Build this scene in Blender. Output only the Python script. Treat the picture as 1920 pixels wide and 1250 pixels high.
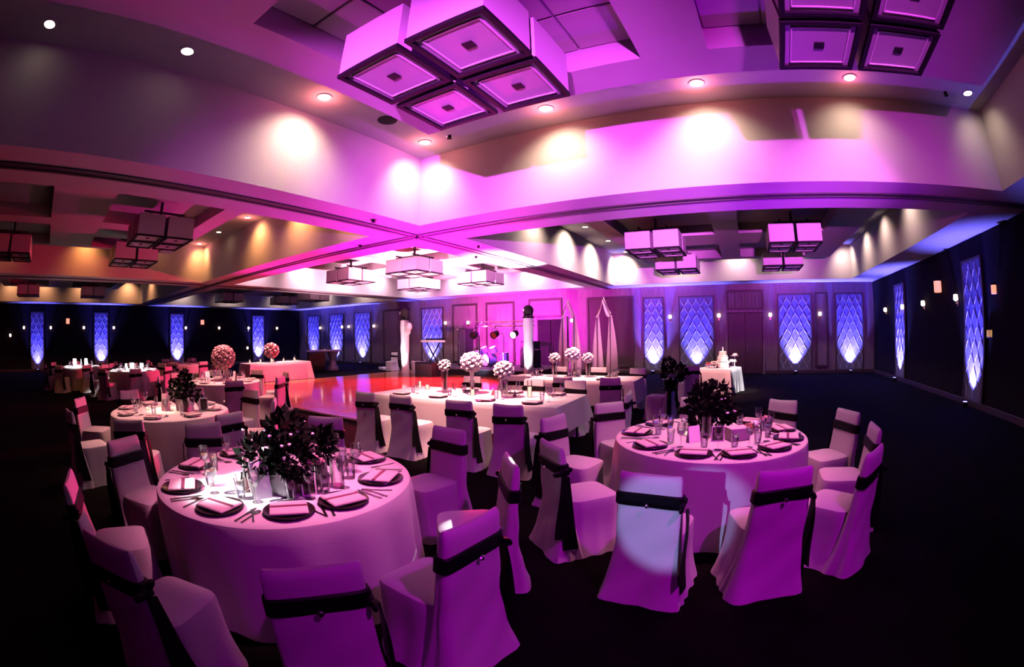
import bpy, bmesh, math, random
from mathutils import Vector, Matrix
PI = math.pi
S = bpy.context.scene
COL = S.collection
for _o in list(bpy.data.objects): bpy.data.objects.remove(_o, do_unlink=True)
RND = random.Random(7)
rad = math.radians

# ------------------------------------------------------------------ camera (16 mm equisolid fisheye)
H = 1.72
YAW, PITCH, ROLL = 1.0579, rad(.18), rad(-.69)
cam_d = bpy.data.cameras.new('camera'); cam = bpy.data.objects.new('camera', cam_d); COL.objects.link(cam)
cam_d.type = 'PANO'; cam_d.sensor_width = 36.0; cam_d.clip_start = .05; cam_d.clip_end = 200
for holder in (cam_d, getattr(cam_d, 'cycles', None)):
    try:
        holder.panorama_type = 'FISHEYE_EQUISOLID'
        holder.fisheye_lens = 855.2/1920*36
        holder.fisheye_fov = rad(200)
    except Exception: pass
_R0 = Matrix(((1,0,0),(0,0,-1),(0,1,0)))
_Rr = Matrix.Rotation(ROLL, 3, 'Z'); _Rp = Matrix.Rotation(PITCH, 3, 'X')
_Rz = Matrix(((math.sin(YAW), -math.cos(YAW), 0), (math.cos(YAW), math.sin(YAW), 0), (0,0,1)))
_M = (_Rz @ _Rp @ _R0 @ _Rr).to_4x4(); _M.translation = (0,0,H)
cam.matrix_world = _M
S.camera = cam

# ------------------------------------------------------------------ world, exposure
w = bpy.data.worlds.new('world'); S.world = w; w.use_nodes = True
w.node_tree.nodes['Background'].inputs[0].default_value = (0,0,0,1)
w.node_tree.nodes['Background'].inputs[1].default_value = 0
S.view_settings.view_transform = 'Standard'
S.view_settings.look = 'None'
S.view_settings.gamma = 1
S.view_settings.use_curve_mapping = False
S.view_settings.exposure = 0.9
S.cycles.diffuse_bounces = 1
S.cycles.glossy_bounces = 2
S.cycles.max_bounces = 10
S.cycles.transparent_max_bounces = 16
S.cycles.sample_clamp_indirect = 4

# ------------------------------------------------------------------ lights
def spot(name, loc, target, power, color, size, blend=.5, radius=.05):
    d = bpy.data.lights.new(name, 'SPOT'); d.energy = power; d.color = color
    d.spot_size = rad(size); d.spot_blend = blend; d.shadow_soft_size = radius
    o = bpy.data.objects.new(name, d); COL.objects.link(o); o.location = loc
    o.rotation_euler = (Vector(target)-Vector(loc)).to_track_quat('-Z', 'Y').to_euler()
    return o
MAGENTA = (.62, .05, 1.0); PINK = (1.0, .10, .60); WARM = (1.0, .31, .10); BLUE = (.07, .05, 1.0); WHITE = (1, .93, .95)
P_DOWN = 420; P_UP = 2500
# the magenta wash: flood lamps on a stand behind the photographer, pointing up into the room; an added plate keeps it off the tables
for az, pw in ((-38,1300),(-28,13000),(-16,12000),(-3,5600),(9,1500)):
    fx, fy = 1.3+.02*az/10, -5.0
    spot('magenta_flood', (fx, fy, 1.9), (fx+10*math.sin(rad(az)), fy+10*math.cos(rad(az)), 1.9+10*math.tan(rad(7.6))), pw*1.75, (.52, .050, .62), 23, 1.0, .06)
spot('magenta_flood_far', (1.5, -5.0, 1.9), (-.6, 17.0, 3.9), 9000, (.12, .0, .12), 44, .7, .06)
for az, pw in ((-11.8,15000),(.8,8500)):
    spot('magenta_flood_high', (1.5, -5.0, 1.9), (1.5+10*math.sin(rad(az)), -5+10*math.cos(rad(az)), 1.9+10*math.tan(rad(7.6))), pw, (.80, .16, .72), 12, 1, .06)
spot('magenta_bounce_fill', (1.9, .6, 4.2), (-.7, 2.9, .5), 300, (.95,.004,1.1), 70, 1, .1)  # added overhead fill, stands in for magenta bounce off the ceiling
spot('magenta_low_fill', (1.6, -3.7, 2.1), (.1, 3.2, .6), 70, (.52,.012,.72), 70, 1, .1)  # added dim fill, separate from the flood lamps
# added rose fill lights over the tables, without fittings
for tx, ty, pw, dx, dy in ((-2.77,1.59,700,1.3,.5),(-.27,4.28,400,.35,-.1),(-4.1,6.0,1700,.2,-.9),(-3.75,9.3,1300,.2,-.4),(-6.35,1.8,380,-.45,.4),(-9.9,4.3,620,.3,.1),(-15.9,9.4,1200,.5,-.3),(-.8,13.0,900,-.2,-1.1)):
    spot('rose_table_fill', (tx+dx, ty+dy, 3.62), (tx+.1*dx, ty, .76), pw, (1.1, .27, .52) if pw in (700, 400) else (1.25, .50, .45), 42 if pw == 700 else 66, 1, .05)
spot('soffit_fill', (-7.6, 9.2, .25), (-6.3, 7.0, 3.7), 2600, (.8,.005,.75), 80, 1, .1)  # added fill that brightens the beam undersides at the crossing
spot('soffit_fill', (-11.2, 9.8, .25), (-11.0, 6.9, 3.7), 2200, (1,.015,.42), 66, 1, .1)  # second added fill, for the beam left of the crossing
spot('pink_tray_fill', (-12.2, 11.4, .3), (-16.05, 12.4, 4.5), 3200, (1,.45,.62), 60, 1, .1)  # added pink fill for the left face of the dance floor tray
spot('purple_soffit_fill', (1.2, 7.3, .2), (.2, 6.4, 3.7), 1100, (.20,.0,.5), 110, 1, .1)  # added purple fill for the right beam's underside, no fitting there
spot('pink_wash', (-9.2, 15.6, 2.0), (-6.6, 6.9, 3.9), 9000, (.30,.005,.14), 44, .7, .15)
spot('pink_tray_fill', (-9.5, 13.0, .6), (-10.6, 13.0, 5.0), 8500, (1.3, .36, .72), 100, .7, .2)  # added pink fill that brightens the tray over the dance floor
spot('pink_wash_wall', (-10.4, 15.9, 1.9), (-10.6, 19.3, 2.4), 3200, (.7, .015, .62), 150, .7, .1)
spot('red_floor_fill', (-10.0, 15.6, 2.2), (-10.5, 9.0, 0), 4200, (1.5, .02, .13), 100, .7, .1)  # added red fill to brighten the dance floor
spot('pink_tray_fill_front', (-7.9, 8.6, .3), (-11.2, 14.5, 4.6), 5000, (.5, .25, .30), 80, .8, .15)  # added fill for the camera side of the dance floor chandeliers
for lx, ly in ((-13.1,14.1),(-7.75,15.0)):
    spot('totem_uplight', (lx+.12, ly-.75, .08), (lx, ly, 1.4), 260, (.95,.85,1), 60, 1, .04)
spot('arch_fill', (-5.2, 13.6, .15), (-6.0, 16.5, 1.8), 330, (1,.40,.70), 60, 1, .05)  # added pink fill in front of the arches
spot('drum_fill', (-9.6, 14.2, .2), (-10.6, 16.4, .9), 420, (.65,.6,1), 50, 1, .05)  # added cool fill on the drum kit
# the decorators' white pin spots
spot('pin_spot_table', (-3.9, -1.6, 4.6), (-2.66, 1.24, .82), 4500, WHITE, 11, .9, .02)
spot('pin_spot_cloth', (-1.9, -3.2, 2.4), (-.30, 2.98, .46), 800, (.42,.42,1), 6.6, .5, .02)
spot('pin_spot_chair', (.9, 5.4, 4.6), (-1.44, 2.52, .8), 3000, WHITE, 2.6, .3, .02)
spot('pin_spot_cake', (-.6, 10.6, 3.9), (-.2, 13.05, .85), 2200, WHITE, 15, .6, .02)
spot('pin_spot_beam', (-6.8, 12.5, .5), (-6.1, 10.6, 3.7), 6000, (1,.75,1), 40, .9, .1)
spot('pin_spot_left', (-13.8, 4.9, 3.6), (-15.2, 3.1, .8), 3600, WHITE, 26, .6, .02)
spot('pin_spot_left_far', (-15.6, .1, 3.6), (-18.2, 1.3, .8), 3600, WHITE, 24, .6, .02)
spot('pin_spot_second', (-7.2, .7, 3.6), (-6.35, 1.8, .8), 800, (1,.52,.36), 15, .6, .02)

# downlights, filled in with their fittings further down: (x, y, power factor)
DOWN_A_FAR = [(-4.73,5.47,1.3),(-2.47,5.47,1.3),(-.25,5.47,1.2),(1.99,5.47,.5),(4.2,5.55,.2)]
DOWN_A_LEFT = [(-4.73,3.25,1.15),(-4.8,1.05,0),(-4.9,-1.01,0)]
DOWN_A_RIGHT = [(4.05,3.5,.12)]
DOWN_B_FAR = [(-7.2,5.6,1.1),(-9.2,5.6,1.1),(-11.37,5.6,.95),(-13.5,5.6,.02),(-15.62,5.7,.9)]
DOWN_B_LEFT = [(-15.55,1.2,.7),(-15.55,4.1,.05),(-15.55,-2.2,.12)]
DOWN_C_LEFT = [(-4.65,17.6,2.2),(-4.65,15.25,2.6),(-4.65,12.9,2.2),(-4.65,10.6,.9)]
DOWN_C_RIGHT = [(4.18,17.5,1),(4.18,15.35,.8),(4.18,13.1,.6),(4.18,10.7,.6)]
DOWN_C_FAR = [(-2.4,17.5,1.9),(-.15,17.5,1.4),(2.0,17.5,.8)]
DOWN_D = [(-15.5,8.4,.9),(-15.5,10.7,.9),(-15.5,13.0,.9),(-15.5,15.3,1),(-15.4,17.5,1),(-13.2,17.5,1),(-11.1,17.5,1),(-9.1,17.5,1),(-7.2,17.5,1)]
DOWN_E = [(-27.0,-3.0,.6),(-27.0,-.6,.6),(-27.0,2.0,.6),(-27.0,5.2,.8),(-24.5,5.5,.7)]
DOWN_F = [(-27.0,9.0,.7),(-27.0,12.5,.7),(-27.0,16.5,.7),(-24.0,17.5,.8),(-20.0,17.5,.8)]
UP_FAR = [-3.92,-2.03,2.3,4.84,-15.84,-21.6,-24.3,-27.0]
UP_FAR_POWER = {-3.92:1.25,-2.03:.8,2.3:1.25,4.84:1.0,-15.84:.8,-21.6:1.1,-24.3:1.1,-27.0:.8}
UP_LEFT = [(-1.08,.45),(3.58,.8),(9.14,1.0),(15.6,1.2)]
UP_RIGHT = [(15.66,.9),(9.8,.7)]
UPC = (.14, .12, 1.0); UPW = (.022, .012, 1.0)
for x in UP_FAR:
    k = UP_FAR_POWER[x]
    spot('uplight_beam', (x, 19.02, .15), (x, 19.26, 1.9), P_UP*k, UPC, 74, 1, .03)
    spot('uplight_wash', (x, 18.8, .16), (x, 19.25, 3.7), 2200*k, UPW, 48, .8, .03)
for y, k in UP_LEFT:
    spot('uplight_beam', (-28.72, y, .15), (-28.96, y, 1.9), P_UP*k*1.1, UPC, 74, 1, .03)
    spot('uplight_wash', (-28.5, y, .16), (-28.95, y, 3.7), 1700*k, UPW, 48, .8, .03)
for y, k in UP_RIGHT:
    spot('uplight_beam', (5.77, y, .15), (6.01, y, 1.9), P_UP*k, UPC, 74, 1, .03)
    spot('uplight_wash', (5.55, y, .16), (6.0, y, 3.7), 1700*k, UPW, 46, .8, .03)
# a blue uplight out of frame on the right wall, and one near left
spot('uplight_wash', (5.5, 4.0, .16), (6.0, 4.0, 3.7), 420, UPC, 80, .8, .03)

# ------------------------------------------------------------------ materials
DIM = .52   # darkens every base colour so bounced light stays weak and shade deep
def mat(name, c, rough=.6, metal=0, var=.0, vscale=8, bump=0, bscale=60, emit=None, estr=0, spec=.5, sheen=0):
    c = tuple(x*DIM for x in c); estr *= .55
    m = bpy.data.materials.new(name); m.use_nodes = True
    nt = m.node_tree; b = nt.nodes['Principled BSDF']
    b.inputs['Base Color'].default_value = (*c, 1); b.inputs['Roughness'].default_value = rough
    b.inputs['Metallic'].default_value = metal; b.inputs['Specular IOR Level'].default_value = spec
    if sheen: b.inputs['Sheen Weight'].default_value = sheen
    if emit: b.inputs['Emission Color'].default_value = (*emit, 1); b.inputs['Emission Strength'].default_value = estr
    tc = nt.nodes.new('ShaderNodeTexCoord')
    if var:
        n = nt.nodes.new('ShaderNodeTexNoise'); n.inputs['Scale'].default_value = vscale; n.inputs['Detail'].default_value = 4
        r = nt.nodes.new('ShaderNodeValToRGB')
        r.color_ramp.elements[0].position = .3; r.color_ramp.elements[1].position = .7
        r.color_ramp.elements[0].color = (*[max(0, x*(1-var)) for x in c], 1)
        r.color_ramp.elements[1].color = (*[min(1, x*(1+var)) for x in c], 1)
        nt.links.new(tc.outputs['Object'], n.inputs['Vector']); nt.links.new(n.outputs['Fac'], r.inputs[0])
        nt.links.new(r.outputs[0], b.inputs['Base Color'])
    if bump:
        n2 = nt.nodes.new('ShaderNodeTexNoise'); n2.inputs['Scale'].default_value = bscale
        bp = nt.nodes.new('ShaderNodeBump'); bp.inputs['Strength'].default_value = bump; bp.inputs['Distance'].default_value = .01
        nt.links.new(tc.outputs['Object'], n2.inputs['Vector']); nt.links.new(n2.outputs['Fac'], bp.inputs['Height'])
        nt.links.new(bp.outputs[0], b.inputs['Normal'])
    return m
def wood_mat(name, c1, c2, rough, scale=(6, 6, .6)):
    m = mat(name, c1, rough); c1, c2 = [tuple(x*DIM for x in c) for c in (c1, c2)]; nt = m.node_tree; b = nt.nodes['Principled BSDF']
    tc = nt.nodes['Texture Coordinate']; mp = nt.nodes.new('ShaderNodeMapping'); mp.inputs['Scale'].default_value = scale
    n = nt.nodes.new('ShaderNodeTexNoise'); n.inputs['Scale'].default_value = 3; n.inputs['Detail'].default_value = 6
    r = nt.nodes.new('ShaderNodeValToRGB'); r.color_ramp.elements[0].position = .35; r.color_ramp.elements[1].position = .68
    r.color_ramp.elements[0].color = (*c1, 1); r.color_ramp.elements[1].color = (*c2, 1)
    nt.links.new(tc.outputs['Object'], mp.inputs[0]); nt.links.new(mp.outputs[0], n.inputs['Vector'])
    nt.links.new(n.outputs['Fac'], r.inputs[0]); nt.links.new(r.outputs[0], b.inputs['Base Color'])
    return m
def glass_mat(name, tint=(.96,.96,.98)):
    m = bpy.data.materials.new(name); m.use_nodes = True; nt = m.node_tree; nt.nodes.clear()
    out = nt.nodes.new('ShaderNodeOutputMaterial'); mix = nt.nodes.new('ShaderNodeMixShader')
    t = nt.nodes.new('ShaderNodeBsdfTransparent'); t.inputs[0].default_value = (*tint, 1)
    g = nt.nodes.new('ShaderNodeBsdfGlossy'); g.inputs['Roughness'].default_value = .06
    lw = nt.nodes.new('ShaderNodeLayerWeight'); lw.inputs['Blend'].default_value = .5
    nt.links.new(lw.outputs['Facing'], mix.inputs[0]); nt.links.new(t.outputs[0], mix.inputs[1]); nt.links.new(g.outputs[0], mix.inputs[2])
    nt.links.new(mix.outputs[0], out.inputs[0]); return m
M = dict(
    paint=mat('painted_plaster', (.60,.585,.57), .85, var=.02, vscale=3),
    tile=mat('ceiling_tile', (.72,.70,.68), .9, bump=.2, bscale=120),
    track=mat('track_metal', (.05,.045,.05), .6),
    carpet=mat('dark_patterned_carpet', (.004,.003,.0035), .98, var=.6, vscale=3, bump=.4, bscale=200, spec=.05),
    wood=wood_mat('wall_wood', (.22,.16,.17), (.32,.24,.24), .5),
    wood_dark=wood_mat('dark_wood', (.05,.026,.022), (.08,.042,.034), .5),
    unlit_wall=mat('unlit_wall_wood', (.016,.012,.014), .95, var=.3, spec=.1),  # same wall wood where no light falls, shade put into the colour
    fabric_panel=mat('grey_wall_fabric', (.22,.22,.26), .8, bump=.3, bscale=90),
    lattice=mat('pale_lattice', (.80,.80,.85), .6),
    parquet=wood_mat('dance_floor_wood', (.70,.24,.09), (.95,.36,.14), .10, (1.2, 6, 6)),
    cloth=mat('white_table_linen', (.80,.78,.77), .9, bump=.15, bscale=160, sheen=.1),
    cover=mat('white_chair_cover', (.78,.75,.76), .75, bump=.12, bscale=30, sheen=.1),
    sash=mat('black_satin', (.004,.003,.005), .5, spec=.12),
    black=mat('matte_black', (.008,.008,.009), .7, spec=.15),
    blackgloss=mat('gloss_black', (.008,.008,.01), .15),
    chrome=mat('polished_metal', (.75,.74,.75), .18, 1),
    charger=mat('dark_charger', (.03,.018,.022), .22),
    china=mat('white_china', (1.4,1.36,1.34), .2),
    napkin=mat('folded_linen', (.78,.66,.68), .9, bump=.2, bscale=200),
    ribbon=mat('plum_ribbon', (.22,.03,.09), .5),
    steel=mat('table_steel', (.35,.33,.34), .22, 1),
    glass=glass_mat('clear_glass'),
    water=glass_mat('water', (.86,.86,.95)),
    leaf=mat('shaded_leaves', (.003,.006,.003), .85, var=.5, vscale=20, spec=.12),  # near black, the foliage's shade is put into its colour
    stem=mat('stem', (.03,.06,.02), .7),
    petal=mat('white_petals', (1.55,1.5,1.46), .8, var=.08, vscale=30),
    petal_pink=mat('pink_petals', (.80,.42,.46), .8, var=.15, vscale=30),
    petal_peach=mat('peach_petals', (.85,.35,.22), .8, var=.2, vscale=30),
    silver=mat('silver_planter', (.55,.48,.56), .3, .7),
    card=mat('white_card', (1.5,1.48,1.46), .8),
    shade=mat('white_acrylic', (.78,.75,.77), .5),
    shade_bottom=mat('frosted_diffuser', (.42,.40,.42), .5),
    bulb=mat('lamp_glow', (1,.9,.8), .5, emit=(1,.80,.62), estr=14),
    sconce=mat('sconce_glow', (1,.9,.8), .5, emit=(1,.72,.66), estr=5),
    lantern=mat('lantern_glow', (1,.8,.7), .5, emit=(1,.26,.15), estr=1.6),
    pinkglow=mat('pink_lamp_glow', (1,.7,1), .5, emit=(1,.55,1), estr=12),
    blueglow=mat('blue_lamp_glow', (.3,.3,1), .5, emit=(.25,.22,1), estr=8),
    drape=mat('pale_pink_chiffon', (.85,.55,.68), .85, sheen=.2),
    icing=mat('ivory_icing', (.86,.83,.74), .6),
    cakered=mat('red_fruit', (.45,.03,.04), .4),
    drum=mat('blue_drum_shell', (.10,.09,.35), .25),
    brass=mat('brass', (.75,.55,.25), .25, 1),
    amber=mat('amber_glow', (1,.6,.2), .5, emit=(1,.5,.12), estr=.8),
    candle=mat('candle_wax', (.85,.8,.7), .5, emit=(1,.75,.5), estr=1.2),
)

# ------------------------------------------------------------------ mesh helpers
class MB:
    def __init__(s): s.v = []; s.f = []
    def add(s, vs, fs):
        o = len(s.v); s.v += [tuple(v) for v in vs]; s.f += [tuple(i+o for i in f) for f in fs]; return s
    def box(s, x0, x1, y0, y1, z0, z1, bev=0):
        if bev:
            b = bev
            vs = []; fs = []
            rings = [(z0, b), (z0+b, 0), (z1-b, 0), (z1, b)]
            for z, i in rings:
                vs += [(x0+b,y0+i,z),(x1-b,y0+i,z),(x1-i,y0+b,z),(x1-i,y1-b,z),(x1-b,y1-i,z),(x0+b,y1-i,z),(x0+i,y1-b,z),(x0+i,y0+b,z)]
            for k in range(3):
                for j in range(8): fs.append((k*8+j, k*8+(j+1)%8, (k+1)*8+(j+1)%8, (k+1)*8+j))
            fs.append(tuple(range(7,-1,-1))); fs.append(tuple(range(24,32)))
            return s.add(vs, fs)
        return s.add([(x0,y0,z0),(x1,y0,z0),(x1,y1,z0),(x0,y1,z0),(x0,y0,z1),(x1,y0,z1),(x1,y1,z1),(x0,y1,z1)],
                     [(0,3,2,1),(4,5,6,7),(0,1,5,4),(1,2,6,5),(2,3,7,6),(3,0,4,7)])
    def quad(s, a, b, c, d): return s.add([a,b,c,d], [(0,1,2,3)])
    def lathe(s, prof, n=20, c=(0,0,0), cap0=True, cap1=True):
        vs = []; fs = []
        for r, z in prof:
            for k in range(n):
                a = 2*PI*k/n; vs.append((c[0]+r*math.cos(a), c[1]+r*math.sin(a), c[2]+z))
        for i in range(len(prof)-1):
            for k in range(n): fs.append((i*n+k, i*n+(k+1)%n, (i+1)*n+(k+1)%n, (i+1)*n+k))
        if cap0: fs.append(tuple(range(n-1,-1,-1)))
        if cap1: fs.append(tuple((len(prof)-1)*n+k for k in range(n)))
        return s.add(vs, fs)
    def loft(s, rings, cap0=True, cap1=True):
        n = len(rings[0]); vs = [p for r in rings for p in r]; fs = []
        for i in range(len(rings)-1):
            for k in range(n): fs.append((i*n+k, i*n+(k+1)%n, (i+1)*n+(k+1)%n, (i+1)*n+k))
        if cap0: fs.append(tuple(range(n-1,-1,-1)))
        if cap1: fs.append(tuple((len(rings)-1)*n+k for k in range(n)))
        return s.add(vs, fs)
    def tube(s, pts, r, n=6):
        pts = [Vector(p) for p in pts]; rings = []
        rs = r if isinstance(r, (list, tuple)) else [r]*len(pts)
        for i, p in enumerate(pts):
            t = (pts[min(i+1,len(pts)-1)]-pts[max(i-1,0)]).normalized()
            u = t.orthogonal().normalized() if abs(t.z) > .95 else t.cross(Vector((0,0,1))).normalized()
            v = t.cross(u)
            rings.append([p+rs[i]*(math.cos(2*PI*k/n)*u+math.sin(2*PI*k/n)*v) for k in range(n)])
        return s.loft(rings)
    def sheet(s, grid, th=.004):
        """a cloth strip with thickness: grid[i][j] -> Vector"""
        ni, nj = len(grid), len(grid[0]); vs = []; fs = []
        nrm = []
        for i in range(ni):
            for j in range(nj):
                a = Vector(grid[min(i+1,ni-1)][j])-Vector(grid[max(i-1,0)][j]); b = Vector(grid[i][min(j+1,nj-1)])-Vector(grid[i][max(j-1,0)])
                q = a.cross(b); nrm.append(q.normalized() if q.length > 1e-9 else Vector((0,0,1)))
        for sgn in (1, -1):
            for i in range(ni):
                for j in range(nj): vs.append(Vector(grid[i][j])+nrm[i*nj+j]*th*.5*sgn)
        N = ni*nj
        for i in range(ni-1):
            for j in range(nj-1):
                a, b, c, d = i*nj+j, i*nj+j+1, (i+1)*nj+j+1, (i+1)*nj+j
                fs.append((d,c,b,a)); fs.append((N+a,N+b,N+c,N+d))
        for i in range(ni-1):
            for j in (0, nj-1):
                a, d = i*nj+j, (i+1)*nj+j; f = (a, d, N+d, N+a); fs.append(f if j else f[::-1])
        for j in range(nj-1):
            for i in (0, ni-1):
                a, b = i*nj+j, i*nj+j+1; f = (a, b, N+b, N+a); fs.append(f if i == 0 else f[::-1])
        return s.add(vs, fs)
    def blob(s, c, r, rnd, n=6, m=4, jit=.25, sc=(1,1,1)):
        rings = []
        for i in range(1, m):
            a = PI*i/m
            rings.append([(c[0]+sc[0]*r*(1+rnd.uniform(-jit,jit))*math.sin(a)*math.cos(2*PI*k/n+i), c[1]+sc[1]*r*(1+rnd.uniform(-jit,jit))*math.sin(a)*math.sin(2*PI*k/n+i), c[2]-sc[2]*r*math.cos(a)) for k in range(n)])
        return s.loft(rings)
    def mesh(s, name, m, smooth=True):
        me = bpy.data.meshes.new(name); me.from_pydata(s.v, [], s.f); me.materials.append(m)
        if smooth:
            me.polygons.foreach_set('use_smooth', [True]*len(me.polygons))
            try: me.set_sharp_from_angle(angle=rad(38))
            except Exception: pass
        me.update(); return me
    def build(s, name, m, parent=None, loc=None, rz=0, smooth=True):
        o = bpy.data.objects.new(name, s.mesh(name, m, smooth)); COL.objects.link(o)
        if parent: o.parent = parent
        if loc is not None: o.location = loc
        o.rotation_euler = (0,0,rz); return o
def tag(o, label=None, cat=None, group=None, kind=None):
    if label: o['label'] = label
    if cat: o['category'] = cat
    if group: o['group'] = group
    if kind: o['kind'] = kind
    return o
def empty(name, loc, rz=0, label=None, cat=None, group=None):
    o = bpy.data.objects.new(name, None); COL.objects.link(o); o.location = loc; o.rotation_euler = (0,0,rz); o.empty_display_size = .1
    return tag(o, label, cat, group)
KIDS = {}
def kids(o): return [c for c in bpy.data.objects if c.parent == o]
def dup(o, loc, rz=0, label=None, group=None, scale=None):
    if o.name not in KIDS:
        KIDS[o.name] = [(c, kids(c)) for c in kids(o)]
    r = o.copy(); COL.objects.link(r); r.location = loc; r.rotation_euler = (0,0,rz)
    if scale: r.scale = scale
    if label: r['label'] = label
    if group: r['group'] = group
    for c, gs in KIDS[o.name]:
        d = c.copy(); COL.objects.link(d); d.parent = r
        for g in gs:
            e = g.copy(); COL.objects.link(e); e.parent = d
    return r
class Kit:
    """first placement moves the original, later ones copy it"""
    def __init__(s, o): s.o = o; s.used = False
    def put(s, loc, rz=0, label=None, group=None, scale=None):
        if not s.used:
            s.used = True; kids_ = KIDS.setdefault(s.o.name, [(c, kids(c)) for c in kids(s.o)])
            s.o.location = loc; s.o.rotation_euler = (0,0,rz)
            if scale: s.o.scale = scale
            tag(s.o, label, None, group); s.base = s.o; return s.o
        return dup(s.o, loc, rz, label, group, scale or (1,1,1))
def struct(o): o['kind'] = 'structure'; return o

# ------------------------------------------------------------------ room shell
ZS, ZT, ZP = 3.70, 5.0, 4.30
XB = [-29.0,-27.6,-17.4,-16.05,-6.63,-5.30,4.74,6.05]
YB = [-6.0,-4.5,6.07,7.48,18.1,19.3]
struct(MB().quad((-29,-6,0),(6.05,-6,0),(6.05,19.3,0),(-29,19.3,0)).build('floor', M['carpet'], smooth=False))
m = MB()
for i in range(7):
    for j in range(5):
        if i % 2 == 1 and j % 2 == 1: continue
        m.quad((XB[i],YB[j],ZS),(XB[i],YB[j+1],ZS),(XB[i+1],YB[j+1],ZS),(XB[i+1],YB[j],ZS))
ceiling = struct(m.build('ceiling', M['paint'], smooth=False))
for i in (1,3,5):
    for j in (1,3):
        x0,x1,y0,y1 = XB[i],XB[i+1],YB[j],YB[j+1]; m = MB()
        m.quad((x0,y0,ZS),(x0,y1,ZS),(x0,y1,ZT),(x0,y0,ZT)); m.quad((x1,y0,ZS),(x1,y0,ZT),(x1,y1,ZT),(x1,y1,ZS))
        m.quad((x0,y0,ZS),(x0,y0,ZT),(x1,y0,ZT),(x1,y0,ZS)); m.quad((x0,y1,ZS),(x1,y1,ZS),(x1,y1,ZT),(x0,y1,ZT))
        m.quad((x0,y0,ZT),(x0,y1,ZT),(x1,y1,ZT),(x1,y0,ZT))
        m.build('ceiling_tray', M['paint'], ceiling, smooth=False)
# floating panels with two or four recessed wells each, and the tiles seen in them
def panel(px0, px1, py0, py1, wells, tiled):
    xs = sorted({px0, px1, *[w_[0] for w_ in wells], *[w_[1] for w_ in wells]}); ys = sorted({py0, py1, *[w_[2] for w_ in wells], *[w_[3] for w_ in wells]})
    m = MB(); zt = ZP+.28
    for a in range(len(xs)-1):
        for b in range(len(ys)-1):
            cx, cy = (xs[a]+xs[a+1])/2, (ys[b]+ys[b+1])/2
            if any(w_[0] < cx < w_[1] and w_[2] < cy < w_[3] for w_ in wells): continue
            m.quad((xs[a],ys[b],ZP),(xs[a],ys[b+1],ZP),(xs[a+1],ys[b+1],ZP),(xs[a+1],ys[b],ZP))
    def ring(x0,x1,y0,y1,z0,z1):
        m.quad((x0,y0,z0),(x1,y0,z0),(x1,y0,z1),(x0,y0,z1)); m.quad((x1,y0,z0),(x1,y1,z0),(x1,y1,z1),(x1,y0,z1))
        m.quad((x1,y1,z0),(x0,y1,z0),(x0,y1,z1),(x1,y1,z1)); m.quad((x0,y1,z0),(x0,y0,z0),(x0,y0,z1),(x0,y1,z1))
    ring(px0,px1,py0,py1,ZP,zt+.06)
    m.quad((px0,py0,zt+.06),(px1,py0,zt+.06),(px1,py1,zt+.06),(px0,py1,zt+.06))
    for x0,x1,y0,y1 in wells:
        ring(x0,x1,y0,y1,ZP,zt); m.quad((x0,y0,zt),(x0,y1,zt),(x1,y1,zt),(x1,y0,zt))
    o = m.build('ceiling_panel', M['paint'], ceiling, smooth=False)
    for x0,x1,y0,y1 in (wells if tiled else []):
        n = 4; dx, dy = (x1-x0)/n, (y1-y0)/n
        me = MB().box(-dx/2+.012, dx/2-.012, -dy/2+.012, dy/2-.012, -.02, .0, .006).mesh('ceiling_tile', M['tile'], False)
        for a in range(n):
            for b in range(n):
                t = bpy.data.objects.new('ceiling_tile', me); COL.objects.link(t); t.parent = o
                t.location = (x0+(a+.5)*dx, y0+(b+.5)*dy, zt-.004)
    return o
def bay_wells(xo, ys): return [(xo+a, xo+b, y0, y1) for a, b in ((-3.07,-.65),(.01,2.43)) for y0, y1 in ys]
panel(-3.53, 3.45, -3.3, 4.15, bay_wells(0, ((1.18,3.68),(-2.77,-.27))), True)
panel(-3.53, 3.45, 9.1, 16.5, bay_wells(0, ((13.55,16.05),(9.6,12.1))), False)
panel(-14.3, -8.4, -3.3, 4.15, bay_wells(-11.0, ((1.18,3.68),(-2.77,-.27))), False)
panel(-14.3, -8.4, 9.1, 16.5, bay_wells(-11.0, ((13.55,16.05),(9.6,12.1))), False)
panel(-25.8, -19.4, -3.3, 4.15, bay_wells(-22.2, ((1.18,3.68),(-2.77,-.27))), False)
panel(-25.8, -19.4, 9.1, 16.5, bay_wells(-22.2, ((13.55,16.05),(9.6,12.1))), False)
# partition tracks under the beams
tracks = [('x', -5.93), ('x', -16.7), ('y', 6.72)]
for n_, (ax, p) in enumerate(tracks):
    m = MB()
    for d in (-.09, .09):
        if ax == 'x': m.box(p+d-.03, p+d+.03, -6, 19.3, ZS-.018, ZS)
        else: m.box(-29, 6.05, p+d-.03, p+d+.03, ZS-.018, ZS)
    if ax == 'x': m.box(p-.06, p+.06, -6, 19.3, ZS-.006, ZS)
    else: m.box(-29, 6.05, p-.06, p+.06, ZS-.006, ZS)
    struct(m.build('trim_%d' % (n_+1), M['track'], smooth=False))
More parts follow.
